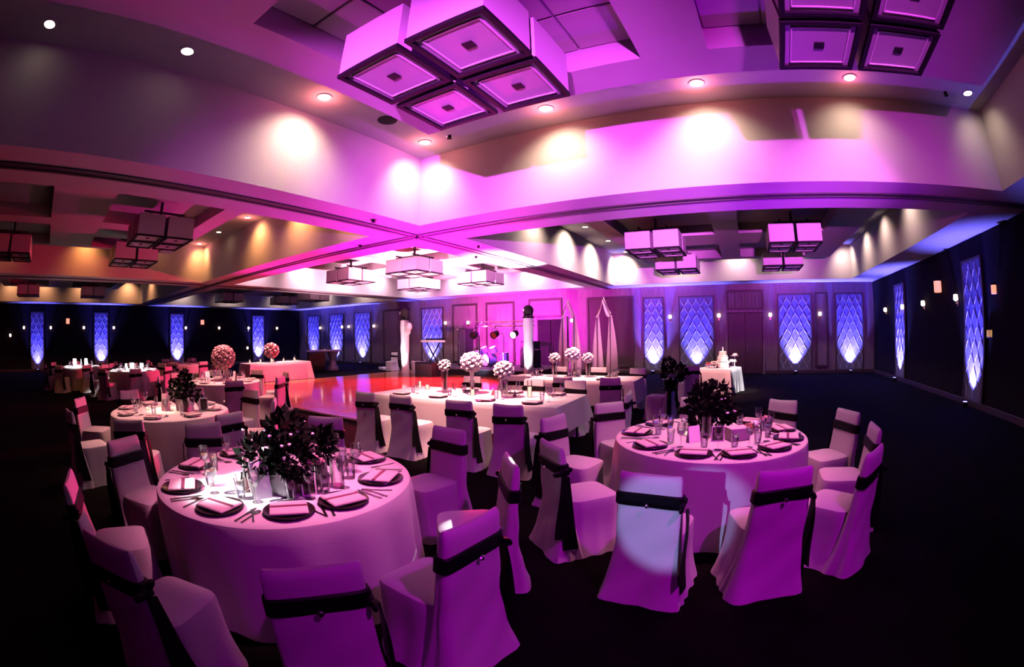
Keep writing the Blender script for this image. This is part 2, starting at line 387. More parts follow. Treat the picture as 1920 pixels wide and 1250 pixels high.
# walls
wall_far = struct(MB().quad((-29,19.3,0),(6.05,19.3,0),(6.05,19.3,ZS),(-29,19.3,ZS)).build('wall_far', M['wood'], smooth=False))
wall_left = struct(MB().quad((-29,-6,0),(-29,19.3,0),(-29,19.3,ZS),(-29,-6,ZS)).build('wall_left', M['unlit_wall'], smooth=False))
wall_right = struct(MB().quad((6.05,19.3,0),(6.05,-6,0),(6.05,-6,ZS),(6.05,19.3,ZS)).build('wall_right', M['unlit_wall'], smooth=False))
wall_near = struct(MB().quad((6.05,-6,0),(-29,-6,0),(-29,-6,ZS),(6.05,-6,ZS)).build('wall_near', M['unlit_wall'], smooth=False))
struct(MB().box(-29,6.05,19.26,19.3,0,.14,.008).build('baseboard_far', M['wood_dark'], smooth=False))
struct(MB().box(-29,-28.96,-6,19.26,0,.14,.008).build('baseboard_left', M['wood_dark'], smooth=False))
struct(MB().box(6.01,6.05,-6,19.26,0,.14,.008).build('baseboard_right', M['wood_dark'], smooth=False))
# patterned fabric panels behind every uplight: a frame, the fabric and its raised ogee lattice
def fabric_panel(wall, fx, half, n_lines, z0=.15, z1=3.2):
    """fx maps (u, depth, z) to the wall"""
    def box(u0,u1,d0,d1,za,zb):
        m = MB(); c = [fx(u,d,z) for z in (za,zb) for d in (d0,d1) for u in (u0,u1)]
        return m.add(c, [(0,1,3,2),(4,6,7,5),(0,4,5,1),(2,3,7,6),(0,2,6,4),(1,5,7,3)])
    p = box(-half,half,0,.03,z0,z1).build('fabric_panel', M['fabric_panel'], wall, smooth=False)
    fr = MB()
    for b in (box(-half-.06,-half,0,.06,z0,z1+.06), box(half,half+.06,0,.06,z0,z1+.06), box(-half,half,0,.06,z1,z1+.06)): fr.add(b.v, b.f)
    fr.build('panel_frame', M['wood_dark'], p, smooth=False)
    lt = MB(); pitch = 2*half*.86/(n_lines-1) if n_lines > 1 else 0
    for k in range(n_lines):
        u0 = -half*.86+k*pitch; pts = []
        for i in range(41):
            z = z0+.05+(z1-z0-.1)*i/40; pts.append(Vector(fx(u0+(1 if k%2 else -1)*pitch*.42*math.cos(2*PI*z/.62), .036, z)))
        lt.tube(pts, .011, 4)
    lt.build('lattice', M['lattice'], p)
farx = lambda x: (lambda u,d,z: (x+u, 19.3-d, z))
lefty = lambda y: (lambda u,d,z: (-29+d, y+u, z))
righty = lambda y: (lambda u,d,z: (6.05-d, y-u, z))
for x in UP_FAR: fabric_panel(wall_far, farx(x), .40 if x == -3.92 else .62 if x in (4.84,) else .72, 5 if x == -3.92 else 8)
for y, k in UP_LEFT: fabric_panel(wall_left, lefty(y), .45, 5)
for y, k in UP_RIGHT: fabric_panel(wall_right, righty(y), .5, 6)
# framed panels, transoms and doors of the far wall
def frame(parent, x0, x1, z0, z1, wdt=.09, mt='wood_dark', name='wall_panel', inner='wood'):
    p = MB().box(x0,x1,19.268,19.3,z0,z1,.006).build(name, M[inner], parent, smooth=False)
    m = MB()
    for b in ((x0-wdt,x0,z0-wdt,z1+wdt),(x1,x1+wdt,z0-wdt,z1+wdt),(x0,x1,z1,z1+wdt),(x0,x1,z0-wdt,z0)):
        m.box(b[0],b[1],19.235,19.3,b[2],b[3],.008)
    m.build('panel_frame', M[mt], p, smooth=False); return p
frame(wall_far,-14.35,-12.95,.4,3.25); frame(wall_far,-12.25,-10.8,.4,3.25)
frame(wall_far,-9.85,-8.3,2.62,3.3)
tp = frame(wall_far,-.62,.82,2.70,3.36)
for k in range(9): MB().lathe([(.045,2.72),(.05,3.0),(.045,3.34)], 8, (-.54+k*.16,19.268,0)).build('drape_fold', M['wood'], tp)
frame(wall_far,-6.9,-4.9,.35,3.25,inner='wood_dark'); frame(wall_far,-19.6,-17.6,.35,3.2)
frame(wall_far,3.3,3.75,.35,3.2)
def door(n, x0, x1, z1):
    d = struct(MB().box(x0,x1,19.24,19.3,0,z1,.008).build('door_%d' % n, M['wood_dark'], smooth=False))
    m = MB()
    for b in ((x0-.1,x0,0,z1+.1),(x1,x1+.1,0,z1+.1),(x0,x1,z1,z1+.1)): m.box(b[0],b[1],19.21,19.3,b[2],b[3],.01)
    m.build('door_frame', M['wood'], d, smooth=False)
    xm = (x0+x1)/2
    for a, b in ((x0+.03,xm-.012),(xm+.012,x1-.03)):
        l = MB().box(a,b,19.20,19.24,.03,z1-.02,.01).build('door_leaf', M['black' if n == 2 else 'wood_dark'], d, smooth=False)  # second door's black leaves stand in for an open, dark doorway
        MB().tube([(b-.08 if b < xm else a+.08,19.17,.9),(b-.08 if b < xm else a+.08,19.17,1.15)], .014).build('door_handle', M['chrome'], l)
    return d
door(1, -.68, .86, 2.52); door(2, -9.45, -8.05, 2.42)

# raised dance floor
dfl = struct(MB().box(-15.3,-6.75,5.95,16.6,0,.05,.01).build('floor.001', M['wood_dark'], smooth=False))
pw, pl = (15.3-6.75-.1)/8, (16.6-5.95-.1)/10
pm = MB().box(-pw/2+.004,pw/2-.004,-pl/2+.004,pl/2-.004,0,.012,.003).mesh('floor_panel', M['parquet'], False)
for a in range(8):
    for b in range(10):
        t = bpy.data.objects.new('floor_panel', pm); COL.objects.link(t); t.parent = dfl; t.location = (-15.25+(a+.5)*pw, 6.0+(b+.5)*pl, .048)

# ------------------------------------------------------------------ ceiling fittings
dl = empty('downlight', (0,0,0), 0, 'recessed downlight', 'downlight')
MB().lathe([(.085,-.012),(.115,-.012),(.118,0),(.085,0)], 20, cap0=False, cap1=False).build('trim_ring', M['paint'], dl)
MB().lathe([(.001,-.006),(.085,-.006)], 20, cap0=False, cap1=False).build('lamp', M['bulb'], dl)
DL = Kit(dl)
def downlights(lst, where, order, col):
    for k, (x, y, f) in enumerate(lst):
        DL.put((x,y,ZT), 0, 'round downlight, %s %s' % (order[k], where) if len(lst) > 1 else 'recessed round downlight %s' % where, 'downlights of the ceiling trays')
        d = bpy.data.lights.new('downlight_beam', 'SPOT'); d.energy = P_DOWN*f; d.color = col; d.spot_size = rad(122); d.spot_blend = 1; d.shadow_soft_size = .05
        o = bpy.data.objects.new('downlight_beam', d); COL.objects.link(o); o.location = (x,y,ZT-.03)
        if lst in (DOWN_A_FAR, DOWN_A_LEFT, DOWN_B_FAR) and f > .3:   # added point light below the lens imitates warm bounce on the ceiling
            g = bpy.data.lights.new('ceiling_glow_fill', 'POINT'); g.energy = 7.5*f; g.color = (1, .22, .22); g.shadow_soft_size = .06
            go = bpy.data.objects.new('ceiling_glow_fill', g); COL.objects.link(go); go.location = (x, y, ZT-.16)
        fx = [fv for fv in (-27.6,-17.4,-16.05,-6.63,-5.30,4.74) if abs(fv-x) < .8]; fy = [fv for fv in (6.07,18.1) if abs(fv-y) < .8]
        ax = math.copysign(.58, fx[0]-x) if fx else 0; ay = math.copysign(.58, fy[0]-y) if fy else 0   # wall-washer optics lean towards the tray face
        if ax and ay: ax *= .75; ay *= .75
        o.rotation_euler = Vector((ax, ay, -1)).to_track_quat('-Z', 'Y').to_euler()
N_ = ['first','second','third','fourth','fifth','sixth','seventh','eighth','ninth']
downlights(DOWN_A_FAR, 'from the inner corner along the right face of the nearest tray', N_, (.22,.16,.115))
downlights(DOWN_A_LEFT, 'after the corner one along the left face of the nearest tray', N_, (.27,.19,.14))
downlights(DOWN_A_RIGHT, 'high in the blue corner at the upper right', N_, (.19,.09,.05))
downlights(DOWN_B_FAR, 'from the beam crossing along the amber-lit face left of it', N_, (.27,.105,.032))
downlights(DOWN_B_LEFT, 'along the amber far-left face of the left tray', N_, (.27,.09,.022))
downlights(DOWN_C_LEFT, 'from the far corner along the left face of the right far tray', N_, (.36,.25,.20))
downlights(DOWN_C_RIGHT, 'from the far corner along the right face of the right far tray', N_, (.30,.20,.17))
downlights(DOWN_C_FAR, 'from the left along the end face of the right far tray', N_, (.24,.16,.15))
downlights(DOWN_D, 'round the pink-lit tray over the dance floor', N_, (.55,.36,.45))
downlights(DOWN_E, 'of the farthest near-side tray at the left edge', N_, (.34,.14,.06))
downlights(DOWN_F, 'of the farthest tray above the back left corner', N_, (.34,.24,.22))
sp = empty('ceiling_speaker', (0,0,0), 0, None, 'speaker')
MB().lathe([(.13,-.012),(.15,-.01),(.155,0),(.13,0)], 24, cap0=False, cap1=False).build('rim', M['black'], sp)
MB().lathe([(.001,-.012),(.06,-.016),(.13,-.010)], 24, cap0=False, cap1=False).build('grille', M['black'], sp)
SP = Kit(sp)
SP.put((-4.62,4.43,ZT), 0, 'round dark ceiling speaker between the two downlights left of the big chandelier')
SP.put((4.0,4.52,ZT), 0, 'round dark ceiling speaker in the blue corner at upper right')
spk = empty('sprinkler_head', (0,0,0), 0, None, 'sprinkler')
MB().lathe([(.02,-.05),(.045,-.045),(.02,-.02),(.05,0)], 12).build('deflector', M['black'], spk); MB().lathe([(.001,-.006),(.06,-.006),(.06,0)],14,cap0=False).build('plate', M['chrome'], spk)
SK = Kit(spk)
SK.put((-4.25,5.53,ZT), 0, 'small sprinkler head beside the corner downlight of the nearest tray')
SK.put((3.77,5.66,ZT), 0, 'small sprinkler head near the right end of the nearest tray')
for x, y, t in ((-7.4,6.5,'left of the beam crossing'),(-5.6,5.2,'on the left beam before the crossing'),(-5.5,8.3,'on the right beam past the crossing'),(-6.3,9.4,'on the beam edge over the dance floor')):
    SK.put((x,y,ZS), 0, 'tiny sprinkler head under the pink beam, %s' % t)

# chandeliers: four acrylic boxes hung close together in a square
ch = empty('chandelier', (0,0,0), 0, None, 'chandelier')
for sx in (-1,1):
    for sy in (-1,1):
        c = .35; hw = .31; x0,x1,y0,y1 = sx*c-hw, sx*c+hw, sy*c-hw, sy*c+hw; zt = .44
        m = MB()
        for a in ((x0,x1,y0,y0+.012),(x0,x1,y1-.012,y1),(x0,x0+.012,y0+.012,y1-.012),(x1-.012,x1,y0+.012,y1-.012)): m.box(a[0],a[1],a[2],a[3],.02,zt)
        b = m.build('shade_box', M['shade'], ch, smooth=False)
        fr = MB()
        for a in ((x0-.008,x1+.008,y0-.008,y0+.03),(x0-.008,x1+.008,y1-.03,y1+.008),(x0-.008,x0+.03,y0+.03,y1-.03),(x1-.03,x1+.008,y0+.03,y1-.03)): fr.box(a[0],a[1],a[2],a[3],-.012,.022)
        fr.build('bottom_frame', M['black'], b, smooth=False)
        MB().box(x0+.03,x1-.03,y0+.03,y1-.03,.012,.022).build('diffuser', M['shade_bottom'], b, smooth=False)
        i = .075; fl = MB()
        for a in ((x0+i,x1-i,y0+i,y0+i+.011),(x0+i,x1-i,y1-i-.011,y1-i),(x0+i,x0+i+.011,y0+i,y1-i),(x1-i-.011,x1-i,y0+i,y1-i)): fl.box(a[0],a[1],a[2],a[3],.002,.014)
        fl.build('inner_border', M['shade'], b, smooth=False)
        cx, cy = (x0+x1)/2, (y0+y1)/2
        MB().box(cx-.042,cx+.042,cy-.042,cy+.042,.002,.014,.004).build('finial', M['black'], b, smooth=False)
m = MB()
for s_ in (-1,1): m.box(-.5,.5,s_*.35-.02,s_*.35+.02,.50,.54); m.box(s_*.35-.02,s_*.35+.02,-.5,.5,.54,.58)
for sx in (-1,1):
    for sy in (-1,1): m.box(sx*.48-.015,sx*.48+.015,sy*.35-.015,sy*.35+.015,.36,.52)
m.box(-.03,.03,-.03,.03,.5,.88); m.build('hanger_frame', M['track'], ch, smooth=False)
CH = Kit(ch)
for x, y, l in ((-1.87,2.50,'large box chandelier nearest the camera, lit magenta'),(1.23,2.50,'box chandelier hanging in the dark at the upper right'),
    (-2.1,14.8,'box chandelier over the far right hall, farther of the left pair'),(-2.1,11.1,'box chandelier over the far right hall, nearer of the left pair'),
    (1.4,14.8,'box chandelier over the far right hall, farther of the right pair'),(1.4,11.1,'box chandelier over the far right hall, nearer of the right pair'),
    (-12.86,2.50,'dark box chandelier in the amber left tray, farther one'),(-9.8,2.50,'dark box chandelier in the amber left tray, nearer one'),
    (-12.86,-1.5,'dark box chandelier at the left edge of the amber tray'),
    (-12.9,10.9,'pink-lit box chandelier over the dance floor, leftmost'),(-9.7,10.9,'pink-lit box chandelier over the dance floor, nearest the beam'),
    (-9.7,14.8,'pink-lit box chandelier over the dance floor, nearest the band'),(-12.9,14.8,'pink-lit box chandelier over the dance floor, farthest'),
    (-24.0,2.4,'small dark box chandelier far left, right one of two'),(-24.0,-1.5,'small dark box chandelier far left, left one of two'),
    (-24.0,10.9,'far box chandelier above the back left corner, left one'),(-24.0,14.8,'far box chandelier above the back left corner, middle one'),(-20.8,14.8,'far box chandelier above the back left corner, right one')):
    CH.put((x,y,ZS), 0, l, 'box chandeliers')

# uplights on the floor, wall sconces and lanterns
ul = empty('uplight', (0,0,0), 0, None, 'uplight')
MB().lathe([(.075,.03),(.085,.04),(.085,.13),(.075,.135)], 16).build('housing', M['black'], ul)
MB().lathe([(.001,.136),(.066,.136)], 16, cap0=False, cap1=False).build('lens', M['blueglow'], ul)
MB().box(-.11,.11,-.02,.02,0,.03,.005).build('bracket', M['black'], ul, smooth=False)
UL = Kit(ul)
UPN = {-3.92:'left of the bright pair beside the draped arches',-2.03:'behind the cake table',2.3:'right of the dark double door',4.84:'nearest the right end of the end wall',-15.84:'behind the keyboard player stand',-21.6:'right one of three in the back left corner',-24.3:'middle one of three in the back left corner',-27.0:'left one of three in the back left corner'}
for x in UP_FAR: UL.put((x,19.03,0), 0, 'blue uplight on the floor, %s' % UPN[x], 'blue uplights')
for k,(y,_) in enumerate(UP_LEFT): UL.put((-28.74,y,0), PI/2, 'blue uplight along the dark left wall, %s from the left' % N_[k], 'blue uplights')
for k,(y,_) in enumerate(UP_RIGHT): UL.put((5.79,y,0), PI/2, 'blue uplight along the dark right wall, %s' % ('the farther one','the nearer one')[k], 'blue uplights')
sc = empty('wall_sconce', (0,0,0), 0, None, 'sconce')
MB().box(-.04,.04,-.02,0,-.16,.06,.006).build('backplate', M['brass'], sc, smooth=False)
MB().tube([(0,-.01,-.08),(0,-.08,-.10),(0,-.08,-.03)], .012).build('arm', M['brass'], sc)
MB().lathe([(.03,-.04),(.075,0),(.065,.11),(.03,.12)], 14, (0,-.08,0)).build('shade', M['sconce'], sc)
SC = Kit(sc)
def sconces(pts, rz, where):
    for k, p in enumerate(pts): SC.put(p, rz, 'glowing wall sconce %s, %s from left' % (where, N_[k]), 'wall sconces')
sconces([(-26.1,19.28,2.32),(-23.6,19.28,2.33),(-22.9,19.28,2.33),(-20.45,19.28,2.32)], 0, 'in the back left corner of the end wall')
sconces([(-14.87,19.28,2.36),(-13.4,19.28,2.34),(-7.7,19.28,2.3)], 0, 'on the pink wall behind the band')
sconces([(-3.18,19.28,2.36),(-1.05,19.28,2.37),(1.19,19.28,2.36),(3.43,19.28,2.37)], 0, 'between the blue columns of the end wall')
sconces([(-28.98,y,2.35) for y in (-2.06,-.07,2.34,4.5,9.8,12.37,14.76,17.2)], PI/2, 'along the dark left wall')
sconces([(6.03,y,2.42) for y in (17.29,15.23,13.2,10.75)], -PI/2, 'along the dark right wall')
SC.put((-28.98,14.65,1.0), PI/2, 'low white wall light under the left wall sconces'); SC.put((-28.98,-3.1,1.94), PI/2, 'lone small wall light at the left edge of the photo')
ln = empty('wall_lantern', (0,0,0), 0, None, 'lantern')
MB().lathe([(.10,-.15),(.12,-.14),(.12,.14),(.10,.15)], 16, (0,-.16,0)).build('shade', M['lantern'], ln)
MB().lathe([(.125,.14),(.10,.18),(.02,.22)], 16, (0,-.16,0)).build('cap', M['black'], ln); MB().tube([(0,0,.1),(0,-.05,.24),(0,-.16,.24),(0,-.16,.2)], .012).build('bracket', M['black'], ln)
LN = Kit(ln)
LN.put((-28.98,1.17,2.75), PI/2, 'glowing pink lantern on the left wall, left one', 'wall lanterns'); LN.put((-28.98,11.03,2.75), PI/2, 'glowing pink lantern on the left wall, right one', 'wall lanterns')
LN.put((6.03,11.78,2.81), -PI/2, 'orange lantern high on the dark right wall', 'wall lanterns'); LN.put((6.03,8.6,2.48), -PI/2, 'red-tinted lantern at the far right of the dark wall', 'wall lanterns', (.6,.6,.6))
gw = empty('grille_light', (6.03,8.98,1.62), -PI/2, 'small amber glowing grille on the dark right wall', 'light')
MB().box(-.16,.16,-.03,0,-.09,.09,.008).build('frame', M['black'], gw, smooth=False)
for k in range(4): MB().box(-.13+k*.075,-.10+k*.075,-.04,-.03,-.07,.07,.004).build('bar', M['amber'], gw, smooth=False)

# ------------------------------------------------------------------ chairs
def rrect(cx, cy, hw, hd, z, n=36, p=5, fold=0, ph=0, freq=11):
    out = []
    for k in range(n):
        a = 2*PI*k/n+PI/n; c, s_ = math.cos(a), math.sin(a)
        r = (abs(c)**p+abs(s_)**p)**(-1/p); f = 1+fold*math.sin(freq*a+ph)
        out.append((cx+hw*r*c*f, cy+hd*r*s_*f, z))
    return out
def make_chair(seed):
    rnd = random.Random(seed); ph = rnd.uniform(0,6); fq = rnd.choice((7,9,11))
    t = empty('banquet_chair', (0,0,0), 0, None, 'chair')
    rings = []
    for i in range(9):
        f = i/8; z = .004+.44*f
        q = max(0, 1-f/.6)**1.6; rings.append(rrect(0, -.01, .232-.022*f+.055*q, (.232-.017*f+.012*q), z, 44, 6-2*(1-f)*.8, .04*(1-f)**1.2, ph, fq))
    rings.append(rrect(0,-.01,.205,.21,.462,44,6)); rings.append(rrect(0,-.01,.185,.19,.474,44,6)); rings.append(rrect(0,-.01,.10,.10,.480,44,5))
    MB().loft(rings, True).build('seat_cover', M['cover'], t)
    rings = []
    zs = [.004,.06,.12,.18,.24,.30,.36,.42,.48,.54,.60,.66,.72,.78,.83,.865,.885,.897]
    for i, z in enumerate(zs):
        f = z/.9; hw = .232-.035*f; th = .075-.045*f; cy = -.255-.055*f+.03*(1-f)
        q = max(0, 1-f/.5)**1.7; th += .085*q; hw += .06*q; cy -= .02*q
        if i >= 15: th *= (.92,.7,.25)[i-15]; hw *= (1,.985,.95)[i-15]
        ring = rrect(0, cy, hw, th, z+ (0), 44, 5, .03*(1-f)**1.5, ph+1, fq)
        ring = [(x, y+.010*math.sin(9*x+ph+4*z)*(1-f)+.005*math.sin(16*x-22*z+ph)*(1 if y < cy else .3)*min(1, 3*(1-f)), zz+.014*((x/hw)**2-.5)*(1 if i >= 14 else 0)) for x, y, zz in ring]
        rings.append(ring)
    MB().loft(rings, True).build('back_cover', M['cover'], t)
    # satin sash round the back, knotted at one side
    rings = []
    for z, e in ((.675,.004),(.685,.012),(.72,.012),(.755,.013),(.765,.004)):
        f = z/.9; hw = .232-.035*f; th = .075-.045*f; cy = -.255-.055*f+.03*(1-f)
        rings.append([(x, y, zz+.02*math.sin(3*x+ph)) for x, y, zz in rrect(0, cy, hw+e, th+e, z, 44, 5)])
    MB().loft(rings, False, False).build('sash', M['sash'], t)
    sd = 1
    kb = MB(); kb.blob((sd*.205,-.31,.72), .030, rnd, 8, 6, .08, (.7,1.1,1.1))
    for q in (-1,1):
        kb.blob((sd*.212,-.31+q*.04,.725+.012*q), .034, rnd, 8, 6, .08, (.45,1.2,.7))
    kb.build('sash_bow', M['sash'], t)
    for q in (0,1):
        g = []
        for i in range(9):
            f = i/8; z = .70-f*(.50+.10*q); wd = .03+.035*f
            g.append([Vector((sd*(.235+.035*f+.008*math.sin(6*f+q)), -.30+(.05*q-.02)*f*1.4+(j-1.5)*wd*.66, z+.008*math.cos(j))) for j in range(4)])
        MB().sheet(g, .004).build('sash_tail', M['sash'], t)
    f = .8
    b = MB(); b.lathe([(.004,-.006),(.016,-.003),(.010,.006),(.004,.008)], 8)
    b.v = [(x, -.368-z_, .715+y) for x, y, z_ in b.v]; b.build('brooch', M['chrome'], t)
    return t
CHK = [Kit(make_chair(s_)) for s_ in (3,8,15)]
_ci = [0]
def chair_at(mid, face_deg, label, group):
    """mid: middle of the back's top edge; face_deg: where the sitter looks"""
    a = rad(face_deg); k = CHK[_ci[0] % 3]; _ci[0] += 1
    return k.put((mid[0]+.31*math.cos(a), mid[1]+.31*math.sin(a), 0), a-PI/2, label, group)

# ------------------------------------------------------------------ tables
def round_table(name_label, x, y, r, folds, seed, group=None):
    t = empty('round_table', (x,y,0), 0, name_label, 'table', group)
    rnd = random.Random(seed); n = 120; rings = []
    amp = [rnd.uniform(.5,1.3) for _ in range(folds)]
    for rr, z in ((.02,.762),(r*.5,.762),(r*.93,.762),(r*.975,.760),(r*.993,.750),(r,.73)): rings.append([(rr*math.cos(2*PI*k/n), rr*math.sin(2*PI*k/n), z) for k in range(n)])
    for i in range(1,9):
        f = i/8; z = .73-f*.722; ring = []
        for k in range(n):
            a = 2*PI*k/n; u = folds*k/n; w_ = amp[int(u)%folds]*(1-(u%1))+amp[(int(u)+1)%folds]*(u%1)
            q = r+.008+.022*f+.032*f**.8*w_*math.cos(2*PI*u)
            ring.append((q*math.cos(a), q*math.sin(a), z))
        rings.append(ring)
    MB().loft(rings, True, False).build('tablecloth', M['cloth'], t)
    MB().lathe([(r*.96,.725),(r*.97,.735),(r*.97,.750),(r*.96,.755)], 40).build('tabletop', M['wood_dark'], t)
    MB().lathe([(.35,0),(.33,.03),(.06,.06),(.05,.72),(.2,.724)], 16).build('pedestal', M['black'], t)
    return t
def rect_table(label, x, y, lx, ly, rz, drop_z=.02, hgt=.762, pleat=.012, skirt_n=10, seed=1):
    t = empty('rectangular_table', (x,y,0), rz, label, 'table')
    hx, hy = lx/2, ly/2; per = []
    def edge(p, q, n):
        for k in range(n): per.append((p[0]+(q[0]-p[0])*k/n, p[1]+(q[1]-p[1])*k/n))
    nx, ny = int(lx*skirt_n)*2, int(ly*skirt_n)*2
    edge((-hx,-hy),(hx,-hy),nx); edge((hx,-hy),(hx,hy),ny); edge((hx,hy),(-hx,hy),nx); edge((-hx,hy),(-hx,-hy),ny)
    rings = [[(x_*.5,y_*.5,hgt) for x_,y_ in per],[(x_*.985,y_*.985,hgt) for x_,y_ in per],[(x_,y_,hgt-.012) for x_,y_ in per]]
    rnd = random.Random(seed); N = len(per); ph = [rnd.uniform(.4,1.4) for _ in range(N)]
    for i in range(1,7):
        f = i/6; ring = []
        for k,(x_,y_) in enumerate(per):
            ex = min(1, max(0, 1-(hx-abs(x_))/.18))*min(1, max(0, 1-(hy-abs(y_))/.18))
            l = math.hypot(x_,y_); s_ = pleat*f*ph[k//2*2 % N]*(1 if k%2 else -1)
            nx_, ny_ = (0, math.copysign(1,y_)) if hy-abs(y_) < 1e-6 else (math.copysign(1,x_), 0)
            fl = (.03*f+s_)
            ring.append((x_+nx_*fl+ex*.10*f*math.copysign(1,x_), y_+ny_*fl+ex*.10*f*math.copysign(1,y_), hgt-.012-(hgt-.012-drop_z)*f*(1)))
        rings.append(ring)
    MB().loft(rings, True, False).build('tablecloth', M['cloth'], t)
    MB().box(-hx+.02,hx-.02,-hy+.02,hy-.02,hgt-.04,hgt-.014).build('tabletop', M['wood_dark'], t, smooth=False)
    for sx in (-1,1):
        for sy in (-1,1): MB().tube([(sx*(hx-.12),sy*(hy-.12),0),(sx*(hx-.12),sy*(hy-.12),hgt-.04)], .02).build('leg', M['black'], t)
    return t
T1 = (-2.77,1.59); T2 = (-.266,4.28); T3 = (-6.35,1.8); T4 = (-9.9,4.3); T5 = (-15.2,3.1); T6 = (-18.2,1.3); T7 = (-17.6,5.8)
round_table('round table in white cloth nearest the camera, white-lit at its centre', *T1, .95, 15, 1)
round_table('round table in white cloth right of centre, blue-white light on its front', *T2, .945, 15, 2)
round_table('round table in white cloth behind and left of the nearest table', *T3, .93, 14, 3)
round_table('round table in white cloth carrying the tall pink flower centrepiece', *T4, .93, 14, 4)
round_table('round table far left with a bright white-lit table top', *T5, .93, 14, 5)
round_table('round table farthest left in the dark, tall white glassware on it', *T6, .93, 14, 6)
round_table('round table in the dark before the back left corner', *T7, .93, 14, 9)
HT = (-4.12,6.02); HR = rad(3)
rect_table('long white-clothed head table with three white flower arrangements', HT[0], HT[1], 3.35, 1.42, HR, .34, seed=2, pleat=.006)
FT = (-3.75,9.35)
rect_table('second long white-clothed table behind the head table', FT[0], FT[1], 3.0, 1.15, HR, .25, seed=4, pleat=.006)
rect_table('white-clothed buffet table at the left edge of the dance floor', -15.95, 9.4, .95, 2.9, 0, .06, seed=5)
rect_table('pleated white cake table before the dark double door', -.72, 13.25, 1.05, 1.05, rad(-17), .02, .72, .022, 8, 6)

TA = [(-28,1.67,150,'nearest the camera with its back turned'),(-1,1.67,175,'at lower centre, back angled right'),(36,1.63,220,'right side, white light on its sash bow'),
      (78,1.61,262,'behind its right, seen from the front'),(130,1.61,300,'behind the foliage, seen from the front'),(179,1.61,345,'at the far left, seen from the front'),
      (-144,1.61,28,'at the left, lit dim purple'),(-101,1.61,79,'at the left edge, in black shadow'),(-62,1.67,118,'at lower left, purple light on its seat')]
for a, r, fc, l in TA:
    chair_at((T1[0]+r*math.cos(rad(a)), T1[1]+r*math.sin(rad(a))), fc, 'white covered chair at nearest round table, %s' % l, 'chairs of the nearest round table')
TB = [(-98,1.76,85,'back turned, blue-white light across it'),(-69,1.64,110,'back turned, second in front'),(-39,1.72,145,'at the right, edge-on in shadow'),(-9,1.61,178,'farther right, facing left in shadow'),
      (21,1.61,208,'behind its right, seen from the front'),(60,1.61,242,'behind it, right of the dark foliage'),(103,1.61,283,'behind it, hidden by the dark foliage'),
      (146,1.61,320,'behind its left, seen from the front'),(-175,1.61,-12,'at left, sash slanting across its back'),(-133,1.66,48,'at left, knotted sash at its side')]
for a, r, fc, l in TB:
    chair_at((T2[0]+r*math.cos(rad(a)), T2[1]+r*math.sin(rad(a))), fc, 'white covered chair at right round table, %s' % l, 'chairs of the right round table')
def ring_chairs(T, n, a0, where, group, r=1.63, skip=()):
    for k in range(n):
        if k in skip: continue
        a = a0+360*k/n; dirs = ['right','far right','far','far left','left','near left','near','near right']
        wd = dirs[int(((a-29+22.5) % 360)//45)]
        chair_at((T[0]+r*math.cos(rad(a)), T[1]+r*math.sin(rad(a))), a+180, 'white chair on the %s side of %s' % (wd, where), group)
ring_chairs(T3, 8, -124, 'the round table behind the nearest one', 'chairs of the second left table')
ring_chairs(T4, 8, -60, 'the table with the tall pink flowers', 'chairs of the pink flower table')
ring_chairs(T5, 8, -10, 'the far left table with the bright top', 'chairs of the bright far left table')
ring_chairs(T6, 8, 5, 'the farthest left dark table', 'chairs of the farthest left table')
ring_chairs(T7, 8, 12, 'the dark table before the back left corner', 'chairs of the back left table')
for k, (x, y) in enumerate([(-5.08,4.55),(-4.39,4.60),(-3.39,4.62),(-2.67,4.62)]):
    chair_at((x,y), 92, 'white covered chair on near side of head table, back turned, %s from left' % N_[k], 'chairs on the near side of the head table')
for k, (x, y) in enumerate([(-5.15,7.5),(-3.75,7.47),(-2.95,7.5)]):
    chair_at((x,y), 273, 'white covered chair on far side of head table, %s from left' % N_[k], 'chairs on the far side of the head table')
for k, (x, y) in enumerate([(-4.45,8.1),(-3.45,8.1),(-2.5,8.15)]):
    chair_at((x,y), 92, 'white covered chair before the second long table, back turned, %s from left' % N_[k], 'chairs on the near side of the second long table')
for k, (x, y) in enumerate([(-4.6,10.6),(-3.55,10.62),(-2.55,10.6)]):
    chair_at((x,y), 273, 'white covered chair beyond the second long table, %s from the left' % N_[k], 'chairs on the far side of the second long table')
chair_at((-1.45,9.0), 172, 'white covered chair at the right end of the second long table', 'chairs at table ends')
chair_at((-1.62,6.2), 186, 'white covered chair at the right end of the head table', 'chairs at table ends')
chair_at((-16.3,16.75), 275, 'lone white covered chair at the far end of the dance floor', 'chairs at table ends')
chair_at((-1.3,11.3), 120, 'white covered chair standing beyond the dark plant, catching white light', 'chairs at table ends')

# ------------------------------------------------------------------ tableware
TZ = .764
def flat(outline, th):
    n = len(outline); m = MB(); m.loft([[(x,y,0) for x,y in outline],[(x,y,th) for x,y in outline]]); return m
pl = tag(MB().lathe([(.09,.0),(.145,.012),(.155,.017),(.153,.021),(.11,.009),(.09,.006),(.001,.006)], 32, cap1=False).build('charger_plate', M['charger']), None, 'plate')
PLATE = Kit(pl)
wp = tag(MB().lathe([(.07,.0),(.12,.012),(.128,.016),(.126,.019),(.08,.007),(.001,.006)], 28, cap1=False).build('dinner_plate', M['china']), None, 'plate'); WPLATE = Kit(wp)
nk = empty('folded_napkin', (0,0,0), 0, None, 'napkin')
MB().box(-.112,.112,-.098,.098,0,.018,.006).build('linen_fold', M['napkin'], nk, smooth=False)
MB().box(-.114,.114,-.004,.022,.017,.021,.002).build('ribbon_band', M['ribbon'], nk, smooth=False)
NAP = Kit(nk)
